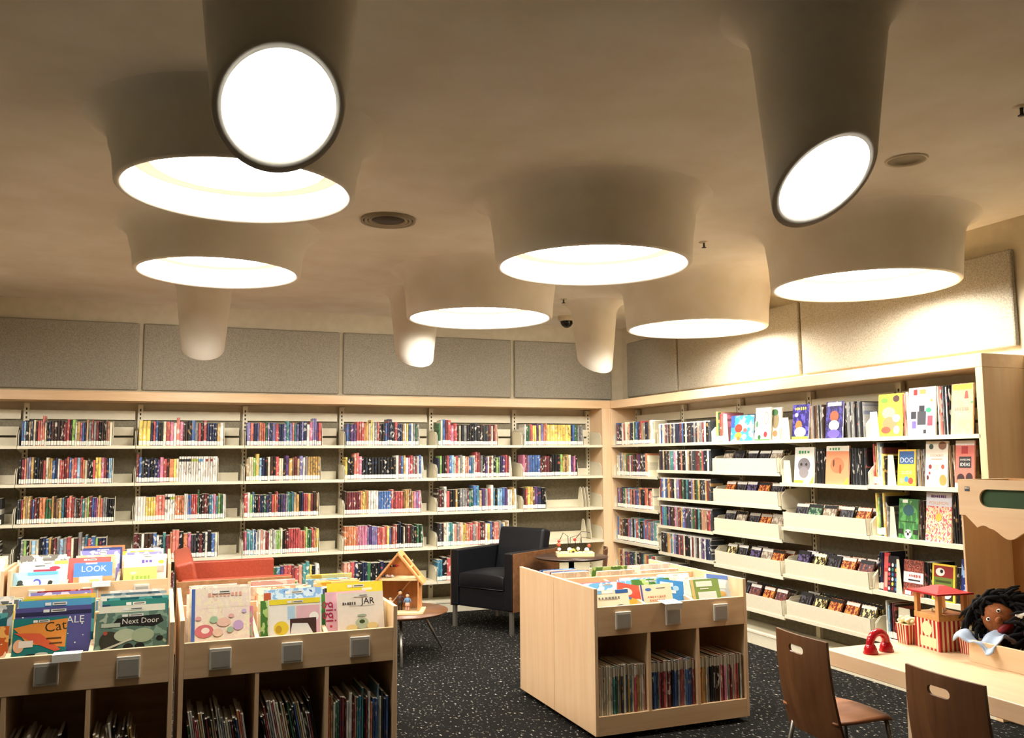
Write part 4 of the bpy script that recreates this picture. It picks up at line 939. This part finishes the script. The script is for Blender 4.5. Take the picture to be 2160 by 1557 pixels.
# plywood chairs
def ply_chair(M, label, group=None, back_m=walnut, seat_m=walnut_h):
    r = empty('plywood_chair'); r.matrix_world = M
    # local: chair faces +x, back at x=0, width along y
    zb, zt = .20, .665; n = 40; rows = 44; th = .013
    sz, sh, sw = .597, .019, .055        # grip slot: centre height, half height, half width
    def bp(y, z):
        t = (z-zb)/(zt-zb); wv = .208-.018*t; s = y/wv
        return Vector((.07*(1-t)**2+.03*s*s-.03, y, z-.004*s*s))
    def stad(y, z):                      # signed distance to the slot outline and nearest outline point
        cy = max(-(sw-sh), min(sw-sh, y)); dy, dz = y-cy, z-sz; d = math.hypot(dy, dz)
        return d-sh, (cy+dy/d*sh, sz+dz/d*sh) if d > 1e-6 else (cy, sz+sh)
    G = {}
    for j in range(rows+1):
        for i in range(n+1):
            z = zb+(zt-zb)*j/rows; wv = .208-.018*j/rows; y = wv*(-1+2*i/n)
            if j == rows or j == 0:      # rounded corners
                pass
            G[i, j] = [y, z]
    cells = [(i, j) for i in range(n) for j in range(rows) if stad((G[i, j][0]+G[i+1, j][0])/2, (G[i, j][1]+G[i, j+1][1])/2)[0] > 0]
    cs = set(cells); cnt = {}
    for i, j in cells:
        for q in ((i, j), (i+1, j), (i+1, j+1), (i, j+1)): cnt[q] = cnt.get(q, 0)+1
    for q, c in cnt.items():
        if c < 4 and abs(G[q][0]) < .1 and .5 < G[q][1] < .65: G[q] = list(stad(*G[q])[1])
    mb = MB(); ids = {}; vs = []
    for q in cnt: ids[q] = len(vs); vs.append(bp(*G[q]))
    nv = len(vs); vs2 = [v+Vector((-th, 0, 0)) for v in vs]; fs = []
    for i, j in cells:
        q = tuple(ids[c] for c in ((i, j), (i+1, j), (i+1, j+1), (i, j+1)))
        fs.append(q); fs.append(tuple(k+nv for k in reversed(q)))
        for di, dj, e in ((-1, 0, ((i, j+1), (i, j))), (1, 0, ((i+1, j), (i+1, j+1))), (0, -1, ((i, j), (i+1, j))), (0, 1, ((i+1, j+1), (i, j+1)))):
            if (i+di, j+dj) not in cs:
                a, b = ids[e[0]], ids[e[1]]; fs.append((b, a, a+nv, b+nv))
    mb.add(vs+vs2, fs, 0, False)
    o = mb.build('backrest', back_m, r)
    # seat: dished plate with a waterfall front edge
    mb = MB(); vs = []; nx = 12; ny = 10; zs = .305
    for i in range(nx+1):
        for j in range(ny+1):
            a = i/nx; s = -1+2*j/ny
            wv = .20-.03*a**3
            x = .02+.36*a - (.03*s**4*a**2)
            z = zs-.012*(1-s*s)*math.sin(PI*min(1, a*1.2))-.05*max(0, a-.75)**2*16*.25
            vs.append(Vector((x, s*wv, z)))
    k = len(vs); vs += [v-Vector((0, 0, .013)) for v in vs[:k]]
    fs = []
    ix = lambda i, j: i*(ny+1)+j
    for i in range(nx):
        for j in range(ny):
            q = (ix(i, j), ix(i+1, j), ix(i+1, j+1), ix(i, j+1)); fs.append(q); fs.append(tuple(p_+k for p_ in reversed(q)))
    for i in range(nx):
        for j, fl in ((0, 1), (ny, 0)):
            a, b = ix(i, j), ix(i+1, j); fs.append((b, a, a+k, b+k) if fl else (a, b, b+k, a+k))
    for j in range(ny):
        for i, fl in ((0, 0), (nx, 1)):
            a, b = ix(i, j), ix(i, j+1); fs.append((b, a, a+k, b+k) if fl else (a, b, b+k, a+k))
    mb.add(vs, fs, 0, True); mb.build('seat', seat_m, r)
    for s in (-1, 1):
        for x0, x1 in ((.06, .0), (.33, .37)):
            MB().tube([(x0, s*.15, .288), (x1, s*.175, .0)], .011, 10).build('leg', steel, r)
    MB().tube([(.06, -.15, .285), (.06, .15, .285)], .009).tube([(.33, -.15, .277), (.33, .15, .277)], .009).tube([(.06, .0, .285), (.33, .0, .277)], .009).build('seat_frame', steel, r)
    tag(r, label, 'chair', group); return r
ply_chair(TR(-1.60, -4.90, 0) @ RZ(-.06), 'dark plywood chair with grip slot near the end of play table')
ply_chair(TR(-1.60, -5.72, 0) @ RZ(-.03), 'dark plywood chair with grip slot in front of the puppet tray')

# puppet theatre on the table
X0, X1, Y0, Y1 = -.72, -.385, -5.055, -5.85
th = empty('puppet_theatre', (X0, Y0, TZ)); tag(th, 'tabletop maple puppet theatre with wavy header and green window', 'puppet theatre')
D_, Lh, HT = X1-X0, Y0-Y1, 1.38-TZ
MB().box((0, -.012, 0), (D_, 0, HT)).build('side_panel', wood('theatre_ply', 'efd3a8', 'e6c698', 'Z'), th, .002)
MB().box((0, -Lh, 0), (D_, -Lh+.012, HT)).build('side_panel', MATS['theatre_ply'], th, .002)
MB().box((D_-.012, -Lh+.012, 0), (D_, -.012, HT)).build('back_panel', wood('theatre_back', 'd0a070', 'c4925f', 'Z'), th)
# header with wavy lower edge and a stadium opening
def header():
    pts = []; top = HT; 
    low = [(0, HT-.175), (-.035, HT-.175), (-.07, HT-.205), (-.10, HT-.232)]
    for i in range(1, 13):
        a = i/12; low.append((-.10-.07*a, HT-.232+.012*math.sin(PI*a)))
    for i in range(1, 73):
        a = i/72; low.append((-.17-.62*a+.0, HT-.232-.045*(.5-.5*math.cos(PI*a*6))))
    low = [(max(y, -Lh), z) for y, z in low]
    cy0, cy1, cz, r = -.165, -Lh+.165, HT-.088, .043
    slot = [(cy0+r*math.cos(PI/2-PI*i/12), cz+r*math.sin(PI/2-PI*i/12)) for i in range(13)] + [(cy1-r*math.cos(PI/2-PI*i/12), cz-r*math.sin(PI/2-PI*i/12)) for i in range(13)]
    cu = bpy.data.curves.new('header', 'CURVE'); cu.dimensions = '2D'; cu.fill_mode = 'BOTH'; cu.extrude = .006
    for pl in ([(0, HT)]+low+[(-Lh, HT)], slot):
        sp = cu.splines.new('POLY'); sp.points.add(len(pl)-1); sp.use_cyclic_u = True
        for p_, q in zip(sp.points, pl): p_.co = (-q[0], q[1], 0, 1)
    o = bpy.data.objects.new('tmp', cu); COL.objects.link(o)
    dg = bpy.context.evaluated_depsgraph_get(); dg.update()
    ev = o.evaluated_get(dg); me_ = ev.to_mesh()
    v = [Vector((-.006-c.co.z*1.0, -c.co.x, c.co.y)) for c in me_.vertices]; f = [tuple(p_.vertices) for p_ in me_.polygons]
    ev.to_mesh_clear(); bpy.data.objects.remove(o)
    mb = MB(); mb.add(v, f); return mb
header().build('header', maple_y, th)
bx('green_window', (.002, -Lh+.1, HT-.14), (.012, -.1, HT-.035), greenm, th)
lg = MB().box((-.0132, -.068, HT-.058), (-.0121, -.04, HT-.035)); lg.build('logo', ink('4a5260'), th)
for i in range(3): bx('logo_letter', (-.0138, -.048-.008*i, HT-.047), (-.0132, -.043-.008*i, HT-.038), ink('e8d8b8'), th)
bx('front_lip', (-.215, -Lh-.25, 0), (-.2, -.19, .10), maple_y, th, .002)
bx('tray_end', (-.2, -.205, 0), (-.0, -.19, .10), MATS['theatre_ply'], th, .002)
bx('tray_floor', (-.2, -Lh-.25, 0), (0, -.205, .006), maple_y, th)

# puppets lying in the tray
def puppet(M, skin, hm, label):
    # face looks along local -x
    r = empty('hand_puppet'); r.matrix_world = M; tag(r, label, 'puppet', None)
    MB().ell((0, 0, 0), (.066, .058, .068), 0, 24, 16).ell((-.064, 0, -.004), (.016, .014, .011), 0, 14, 8).build('head', skin, r)
    hb = MB(); hb.ell((.028, 0, .02), (.062, .064, .068), 0, 18, 12)
    for i in range(230):
        a = random.uniform(0, 2*PI); e = random.uniform(-.3, PI/2)
        d = Vector((math.cos(e)*math.cos(a), math.cos(e)*math.sin(a), math.sin(e)))
        if d.x < -.42 and d.z < .75: continue
        p0 = Vector((.012, 0, .012))+Vector((d.x*.066, d.y*.062, d.z*.066))
        side = Vector((random.uniform(-.4, .5), random.uniform(-1, 1), random.uniform(-1.3, -.1)))
        p1_ = p0+d*.026+side*.012; p2_ = p1_+d*.012+side*.034; p3_ = p2_+side*.03
        hb.tube([p0, p1_, p2_, p3_], [.007, .0075, .0065, .003], 5)
    hb.build('hair', hm, r)
    e = MB()
    for s in (-1, 1): e.ell((-.058, s*.024, .02), (.006, .008, .0065), 0, 12, 8)
    e.build('eyes', white_card, r)
    e = MB()
    for s in (-1, 1): e.ell((-.0632, s*.023, .02), (.0016, .0042, .0045), 0, 10, 6)
    e.build('pupils', blackmetal, r)
    MB().ell((-.054, 0, -.034), (.014, .034, .015), 0, 18, 10).build('mouth', plain('puppet_mouth', '8f1218', .5), r)
    return r
def cloth(name, mat, parent, x0, x1, y0, y1, zf, n=18):
    mb = MB(); vs = []
    for i in range(n+1):
        for j in range(n+1):
            x = x0+(x1-x0)*i/n; y = y0+(y1-y0)*j/n; vs.append((x+.006*math.sin(j*1.1), y+.008*math.sin(i*.8), zf(i/n, j/n)))
    fs = [(i*(n+1)+j, (i+1)*(n+1)+j, (i+1)*(n+1)+j+1, i*(n+1)+j+1) for i in range(n) for j in range(n)]
    mb.add(vs, fs, 0, True); o = mb.build(name, mat, parent)
    md = o.modifiers.new('thick', 'SOLIDIFY'); md.thickness = .006; return o
sk = noisy('puppet_skin', '9a5a2e', '864a24', 80, .8); sk2 = noisy('puppet_skin_dark', '6a3f26', '5a341e', 80, .8)
hm = noisy('puppet_hair', '14100e', '0a0807', 120, .95)
p1 = puppet(TR(-.785, -5.295, .735) @ RZ(.75) @ RX(-.75) @ RY(.25) @ Matrix.Scale(1.25, 4), sk, hm, 'brown faced puppet with a mop of black hair lying in the tray')
MB().ell((.03, .0, -.07), (.06, .065, .045), 0, 16, 10).build('body', plain('puppet_body', '27282c', .9), p1)
p2 = puppet(TR(-.80, -5.515, .70) @ RZ(.25) @ RX(-.25) @ Matrix.Scale(1.15, 4), sk2, hm, 'dark brown puppet with white hair bow at the tray')
MB().ell((-.03, .03, .088), (.02, .03, .014), 0, 12, 8).ell((-.03, -.02, .09), (.02, .026, .014), 0, 12, 8).build('hair_bow', white_card, p2)
MB().ell((.0, .0, -.075), (.06, .07, .04), 0, 14, 8).build('body', plain('puppet_red', 'a02028', .8), p2)
sh = cloth('doll_shirt', plain('puppet_shirt', 'b4c2d6', .8), None, -.965, -.80, -5.19, -5.40, lambda a, b: .665+.02*math.sin(a*6+b*5)+.012*math.sin(b*13)-.10*max(0, .42-a)**1.3)
tag(sh, 'crumpled pale blue doll shirt hanging over the tray corner', 'doll shirt')

# popcorn cart toy
def stripes(w, h, z0, n, M, mb, mi):
    for i in range(n):
        if i % 2 == 0: 
            a = -w/2+w*i/n; b = a+w/n
            mb.add([M @ Vector(p_) for p_ in ((a, -.0007, z0), (b, -.0007, z0), (b, -.0007, z0+h), (a, -.0007, z0+h))], [(0, 1, 2, 3)], mi)
pc = empty('popcorn_cart', (-.815, -4.985, TZ), -.12); tag(pc, 'toy wooden popcorn cart with red roof and red striped base', 'toy')
S = .17; Hb = .145
bx('base', (-S/2, -S/2, 0), (S/2, S/2, Hb), plain('toy_cream', 'f0dcae', .5), pc, .002)
st = MB()
for q in range(4): stripes(S, Hb, 0, 13, RZ(q*PI/2) @ TR(0, -S/2, 0), st, 0)
tag(st.build('stripes', redp, pc), kind='stuff')
sg = MB(); Ml = RZ(-PI/2) @ TR(0, -S/2-.001, 0)
sg.add([Ml @ Vector(p_) for p_ in ((-.05, 0, .012), (.06, 0, .012), (.06, 0, .06), (-.05, 0, .06))], [(0, 1, 2, 3)])
sg.lathe([(.0005, 0), (.035, 0)], 20, M=Ml @ TR(0.0, -.0003, .1) @ RX(PI/2), smooth=False)
sg.build('front_sign', plain('toy_cream2', 'f2e3b4', .5), pc)
bx('counter', (-S/2-.002, -S/2-.002, Hb), (S/2+.002, S/2+.002, Hb+.028), toywood, pc, .002)
for x in (-1, 1):
    for y in (-1, 1): bx('post', (x*S/2-.011-(.011 if x > 0 else -.011), y*S/2-.011-(.011 if y > 0 else -.011), Hb+.028), (x*S/2+.011-(.011 if x > 0 else -.011), y*S/2+.011-(.011 if y > 0 else -.011), Hb+.125), toywood, pc, .002)
rt = MB(); a = S/2+.022; b_ = S/2-.03
rt.box((-a, -a, Hb+.125), (a, a, Hb+.133))
c_ = [(-a+.02, -a+.02, Hb+.133), (a-.02, -a+.02, Hb+.133), (a-.02, a-.02, Hb+.133), (-a+.02, a-.02, Hb+.133), (-.02, -.02, Hb+.16), (.02, -.02, Hb+.16), (.02, .02, Hb+.16), (-.02, .02, Hb+.16)]
rt.add(c_, [(0, 1, 5, 4), (1, 2, 6, 5), (2, 3, 7, 6), (3, 0, 4, 7), (4, 5, 6, 7)]); rt.build('roof', redp, pc)
kn = MB()
for i in range(12): kn.ell((random.uniform(-.05, .05), random.uniform(-.05, .05), Hb+.034+random.uniform(0, .012)), (.009, .009, .008), 0, 8, 5)
tag(kn.build('popcorn', plain('popcorn', 'f4e8b8', .8), pc), kind='stuff')
def pop_box(x, y, rz, label, w=.075, h=.10):
    r = empty('popcorn_box', (x, y, TZ), rz); tag(r, label, 'toy', None)
    mb = MB(); a, b = w/2*.82, w/2
    v = [(-a, -a, 0), (a, -a, 0), (a, a, 0), (-a, a, 0), (-b, -b, h), (b, -b, h), (b, b, h), (-b, b, h)]
    mb.add(v, [(0, 1, 5, 4), (1, 2, 6, 5), (2, 3, 7, 6), (3, 0, 4, 7), (0, 3, 2, 1), (4, 5, 6, 7)]); mb.build('carton', MATS['toy_cream'], r)
    st = MB()
    for q in range(4):
        for i in range(0, 9, 2):
            f0, f1 = -1+2*i/9, -1+2*(i+1)/9; Mq = RZ(q*PI/2)
            st.add([Mq @ Vector(p_) for p_ in ((f0*a, -a-.0006, 0), (f1*a, -a-.0006, 0), (f1*b, -b-.0006, h), (f0*b, -b-.0006, h))], [(0, 1, 2, 3)])
    tag(st.build('stripes', redp, r), kind='stuff')
    kn = MB()
    for i in range(34): kn.ell((random.uniform(-b+.008, b-.008), random.uniform(-b+.008, b-.008), h+random.uniform(0, .03)), (.012, .012, .01), 0, 8, 5)
    tag(kn.build('popcorn', MATS['popcorn'], r), kind='stuff')
pop_box(-.88, -4.835, -.1, 'red striped toy popcorn carton heaped beside the popcorn cart', .085, .098)
pop_box(-.80, -5.13, -.1, 'red striped toy popcorn carton between the cart and the puppets', .07, .09)
# red toy phone handset standing as an arch
ph = empty('toy_phone', (-1.18, -4.94, TZ), .12); tag(ph, 'glossy red toy phone handset standing as an arch on table', 'toy')
R_ = .056; pts = [(-R_, 0, .03)]+[(-R_*math.cos(PI*i/12), 0, .045+.05*math.sin(PI*i/12)) for i in range(13)]+[(R_, 0, .03)]
glossred = plain('glossy_red', 'b3161f', .15)
MB().tube(pts, [.02]+[.019]*13+[.02], 14).build('handle', glossred, ph)
for s in (-1, 1):
    MB().lathe([(.0005, 0), (.034, 0), (.036, .006), (.03, .018), (.031, .022), (.026, .034), (.02, .045), (.0005, .047)], 24, M=TR(s*R_*1.0, 0, 0)).build('earpiece', glossred, ph)

# ------------------------------------------------------------------ lounge seats
def soft(name, a, b, mat, parent, bev=.025, M=None, seg=4):
    o = MB().box(a, b, M=M).build(name, mat, parent)
    md = o.modifiers.new('bevel', 'BEVEL'); md.width = bev; md.segments = seg
    for p_ in o.data.polygons: p_.use_smooth = True
    md2 = o.modifiers.new('wn', 'WEIGHTED_NORMAL')
    return o
def lounge(M, w, d, za, zb, leather, label, cat, shell, name):
    r = empty(name); r.matrix_world = M; tag(r, label, cat)
    h = w/2
    for s in (-1, 1):
        x0, x1 = (h-.10, h-.014) if s > 0 else (-h+.014, -h+.10)
        soft('arm', (x0, 0, .19), (x1, d-.03, za), leather, r, .012)
        x0, x1 = (h-.014, h) if s > 0 else (-h, -h+.014)
        bx('side_shell', (x0, .012, .185), (x1, d, za-.004), shell, r, .002)
    bx('back_shell', (-h+.014, d-.014, .185), (h-.014, d, za-.004), shell, r, .002)
    soft('front_rail', (-h+.10, .012, .19), (h-.10, d-.05, .355), leather, r, .01)
    sc = MB(); nx, ny = 14, 10; x0, x1, y0, y1 = -h+.104, h-.104, 0.0, d-.16
    vs = []
    for i in range(nx+1):
        for j in range(ny+1):
            a, b = i/nx, j/ny
            vs.append((x0+(x1-x0)*a, y0+(y1-y0)*b, .475+.035*math.sin(PI*a)**.6*math.sin(PI*min(1, .12+b*.88))**.6))
    k = len(vs); vs += [(v[0], v[1], .357) for v in vs[:k]]
    ix = lambda i, j: i*(ny+1)+j; fs = []
    for i in range(nx):
        for j in range(ny):
            q = (ix(i, j), ix(i+1, j), ix(i+1, j+1), ix(i, j+1)); fs.append(q); fs.append(tuple(p_+k for p_ in reversed(q)))
    rim = [ix(i, 0) for i in range(nx)]+[ix(nx, j) for j in range(ny)]+[ix(i, ny) for i in range(nx, 0, -1)]+[ix(0, j) for j in range(ny, 0, -1)]
    for a, b in zip(rim, rim[1:]+rim[:1]): fs.append((a, a+k, b+k, b))
    sc.add(vs, fs, 0, True); o = sc.build('seat_cushion', leather, r, .012)
    MB().tube([(x0, -.002, .362), (x1, -.002, .362)], .004, 6).build('piping', leather, o)
    Mb = TR(0, d-.19, .44) @ RX(-.22)
    soft('back_cushion', (-h+.102, 0, 0), (h-.102, .13, zb-.44+.02), leather, r, .03, M=Mb)
    for x in (-h+.04, h-.04):
        for y in (.03, d-.05): bx('leg', (x-.016, y-.016, 0), (x+.016, y+.016, .19), steel, r, .002)
    return r
lounge(TR(-1.845+.015, -.995+.01, 0) @ RZ(-1.030), .72, .70, .68, .845, black_leather, 'black leather armchair with walnut sides near the back shelves', 'armchair', walnut_top, 'armchair')
lounge(TR(-3.55, -1.19, 0) @ RZ(PI/2), 1.27, .78, .67, .79, orange_leather, 'orange leather settee with wooden sides behind the maple browsers', 'settee', wood('settee_shell', 'b9855a', '9a6a42', 'X'), 'settee')

# ------------------------------------------------------------------ low round table with the doll house
rt = empty('side_table', (-2.72, -1.64, 0)); tag(rt, 'low round walnut side table with splayed steel legs', 'table')
MB().lathe([(.0005, .318), (.345, .318), (.372, .334), (.372, .34), (.0005, .34)], 48).build('table_top', walnut_top, rt)
for i in range(3):
    a = .32+2*PI*i/3
    MB().tube([(.2*math.cos(a), .2*math.sin(a), .318), (.40*math.cos(a), .40*math.sin(a), 0)], [.013, .009], 10).build('leg', steel, rt)
MB().lathe([(.0005, .306), (.24, .306), (.24, .318), (.0005, .318)], 32).build('under_plate', blackmetal, rt)
DM = TR(-2.735, -1.70, .34) @ RZ(-.38)
dh = empty('doll_house'); dh.matrix_world = DM; tag(dh, 'open wooden doll house with gable roof on the round side table', 'doll house')
dw, dd, wh, ap = .16, .11, .25, .455
lightw = wood('doll_light', 'f0d8a8', 'e2c48e', 'X')
MB().prism([(-dw-.02, -dd-.05), (dw-.02, -dd-.05), (dw+.03, -dd), (dw+.03, dd), (-dw-.02, dd)], 0, .018, plane='xy').build('base', lightw, dh, .002)
bx('back_wall', (-dw, dd-.012, .018), (dw, dd, wh), dollwood, dh)
MB().prism([(-dw, wh), (dw, wh), (0, ap-.03)], dd-.012, dd).build('gable', dollwood, dh)
for s in (-1, 1):
    x0, x1 = sorted((s*dw, s*(dw-.012))); bx('side_wall', (x0, -dd, .018), (x1, dd-.012, wh), dollwood, dh, .001)
    # roof slope with a pair of skylight slots
    L2 = math.hypot(dw+.035, ap-wh+.03); an = math.atan2(ap-(wh-.03), dw+.035)
    Mr = TR(0, 0, ap) @ RY(an if s > 0 else PI-an)
    o = MB()
    if s > 0:
        for a, b in ((0, .045), (L2-.055, L2)): o.box((a, -dd-.012, -.014), (b, dd+.012, 0), M=Mr)
        for a, b in ((-dd-.012, -.055), (.055, dd+.012)): o.box((.045, a, -.014), (L2-.055, b, 0), M=Mr)
        o.box((.045+(L2-.1)*.46, -.055, -.014), (.045+(L2-.1)*.54, .055, 0), M=Mr)
    else: o.box((0, -dd-.012, 0), (L2, dd+.012, .014), M=Mr)
    o.build('roof_slope', dollwood, dh, .0015)
bx('attic_floor', (-dw, -dd, wh-.006), (dw, dd-.012, wh+.008), lightw, dh, .001)
MB().box((0, -.02, 0), (.235, .05, .008), M=TR(-.06, .03, .06) @ RY(-.85)).build('stair', lightw, dh)
def doll(x, y, z, rz, top, skirt, hair, label, sc=1.0, lie=False):
    r = empty('wooden_doll'); r.matrix_world = DM @ TR(x, y, z) @ RZ(rz) @ (RX(-PI/2) @ TR(0, 0, 0) if lie else Matrix.Identity(4)) @ Matrix.Scale(sc*1.25, 4)
    tag(r, label, 'doll', 'small wooden dolls')
    for s in (-1, 1): MB().tube([(s*.007, 0, 0), (s*.007, 0, .034)], .005, 8).build('leg', plain('doll_leg_'+skirt, skirt, .6), r)
    MB().lathe([(.0005, .03), (.016, .03), (.012, .05), (.0005, .05)], 14).build('lower_body', plain('doll_c_'+skirt, skirt, .6), r)
    b = MB().lathe([(.0005, .048), (.012, .048), (.013, .07), (.008, .078), (.0005, .08)], 14)
    for s in (-1, 1): b.tube([(s*.012, 0, .073), (s*.021, 0, .05)], .0042, 8)
    b.build('upper_body', plain('doll_c_'+top, top, .6), r)
    MB().ell((0, 0, .09), (.011, .011, .012), 0, 14, 10).build('head', plain('doll_skin', 'e8b98e', .6), r)
    MB().ell((0, .003, .094), (.0118, .0115, .0105), 0, 14, 8).build('hair', plain('doll_h_'+hair, hair, .8), r)
doll(.07, -.075, .018, 0, '6f98c0', 'e0b0a0', '2a1a16', 'doll in blue top and pink skirt standing in the doll house')
doll(.01, -.04, .018, .2, '5a3a34', '2a2020', '1a1412', 'doll in dark clothes standing under the stair', 1.15)
doll(-.06, -.07, .018, .2, 'd8c8b0', '4a4040', '201614', 'doll with dark bun half hidden by the browser end', .8)
doll(-.07, -.05, wh+.008+.012, .9, '2a4a7a', 'e8e0d0', '1c1714', 'doll lying on the attic floor at the left', .62, True)
doll(-.04, -.06, wh+.008+.012, .6, 'c03030', 'f0f0e8', '1c1714', 'red doll lying on the attic floor at the left', .55, True)
doll(.0, .02, wh+.09+.0, 1.5, '30343c', 'c03030', '14100e', 'dark and red doll tucked under the gable peak', .6, True)

# ------------------------------------------------------------------ dark round table with bead maze, small chair
bt = empty('round_table', (-1.15, -1.41, 0)); tag(bt, 'dark round pedestal table beside the black armchair', 'table')
MB().lathe([(.0005, .634), (.30, .634), (.315, .645), (.315, .65), (.0005, .65)], 48).build('table_top', darktop, bt)
MB().tube([(0, 0, .02), (0, 0, .634)], .024, 16).build('pedestal', blackmetal, bt)
MB().lathe([(.0005, .02), (.2, .012), (.21, 0), (.0005, 0)], 32).build('foot', blackmetal, bt)
bm = empty('bead_maze', (-1.12, -1.42, .65), -.32); tag(bm, 'bead maze toy with looping wires on the dark round table', 'toy')
bx('base', (-.16, -.07, 0), (.16, .07, .035), lightw, bm, .003)
wr = MB()
wr.tube([(-.13, 0, .035), (-.14, .0, .12), (-.1, 0, .2), (-.06, 0, .17), (-.05, .02, .035)], .003, 6)
wr.tube([(.02, 0, .035), (.0, .0, .14), (.06, .0, .21), (.13, .0, .2), (.14, 0, .15), (.06, .02, .16), (.03, .03, .035)], .003, 6)
wr.tube([(.06, -.03, .035), (.05, -.03, .19), (-.04, -.02, .16), (-.05, -.03, .035)], .003, 6)
wr.build('wire', blackmetal, bm)
for i, (x, y, z, c, s) in enumerate(((-.136, 0, .06, 'e8e4d8', .016), (-.14, 0, .1, 'c8542c', .019), (-.137, 0, .13, 'b04028', .014), (-.05, -.03, .06, 'f0e8d0', .02), (-.02, -.03, .05, 'e8c83a', .022), (.1, -.02, .055, 'e8dcc8', .022), (.12, -.02, .09, 'c0502f', .016), (.0, 0, .14, 'b82c28', .014), (.03, .03, .06, 'f2ead8', .018), (-.02, -.04, .045, '2a2320', .014))):
    MB().ell((x, y, z), (s, s, s*.9), 0, 14, 8).build('bead', plain('bead_'+c, c, .35), bm)
ply_chair(TR(-.64, -1.02, 0) @ RZ(2.65), 'small plywood chair seen edge-on beside the dark round table')
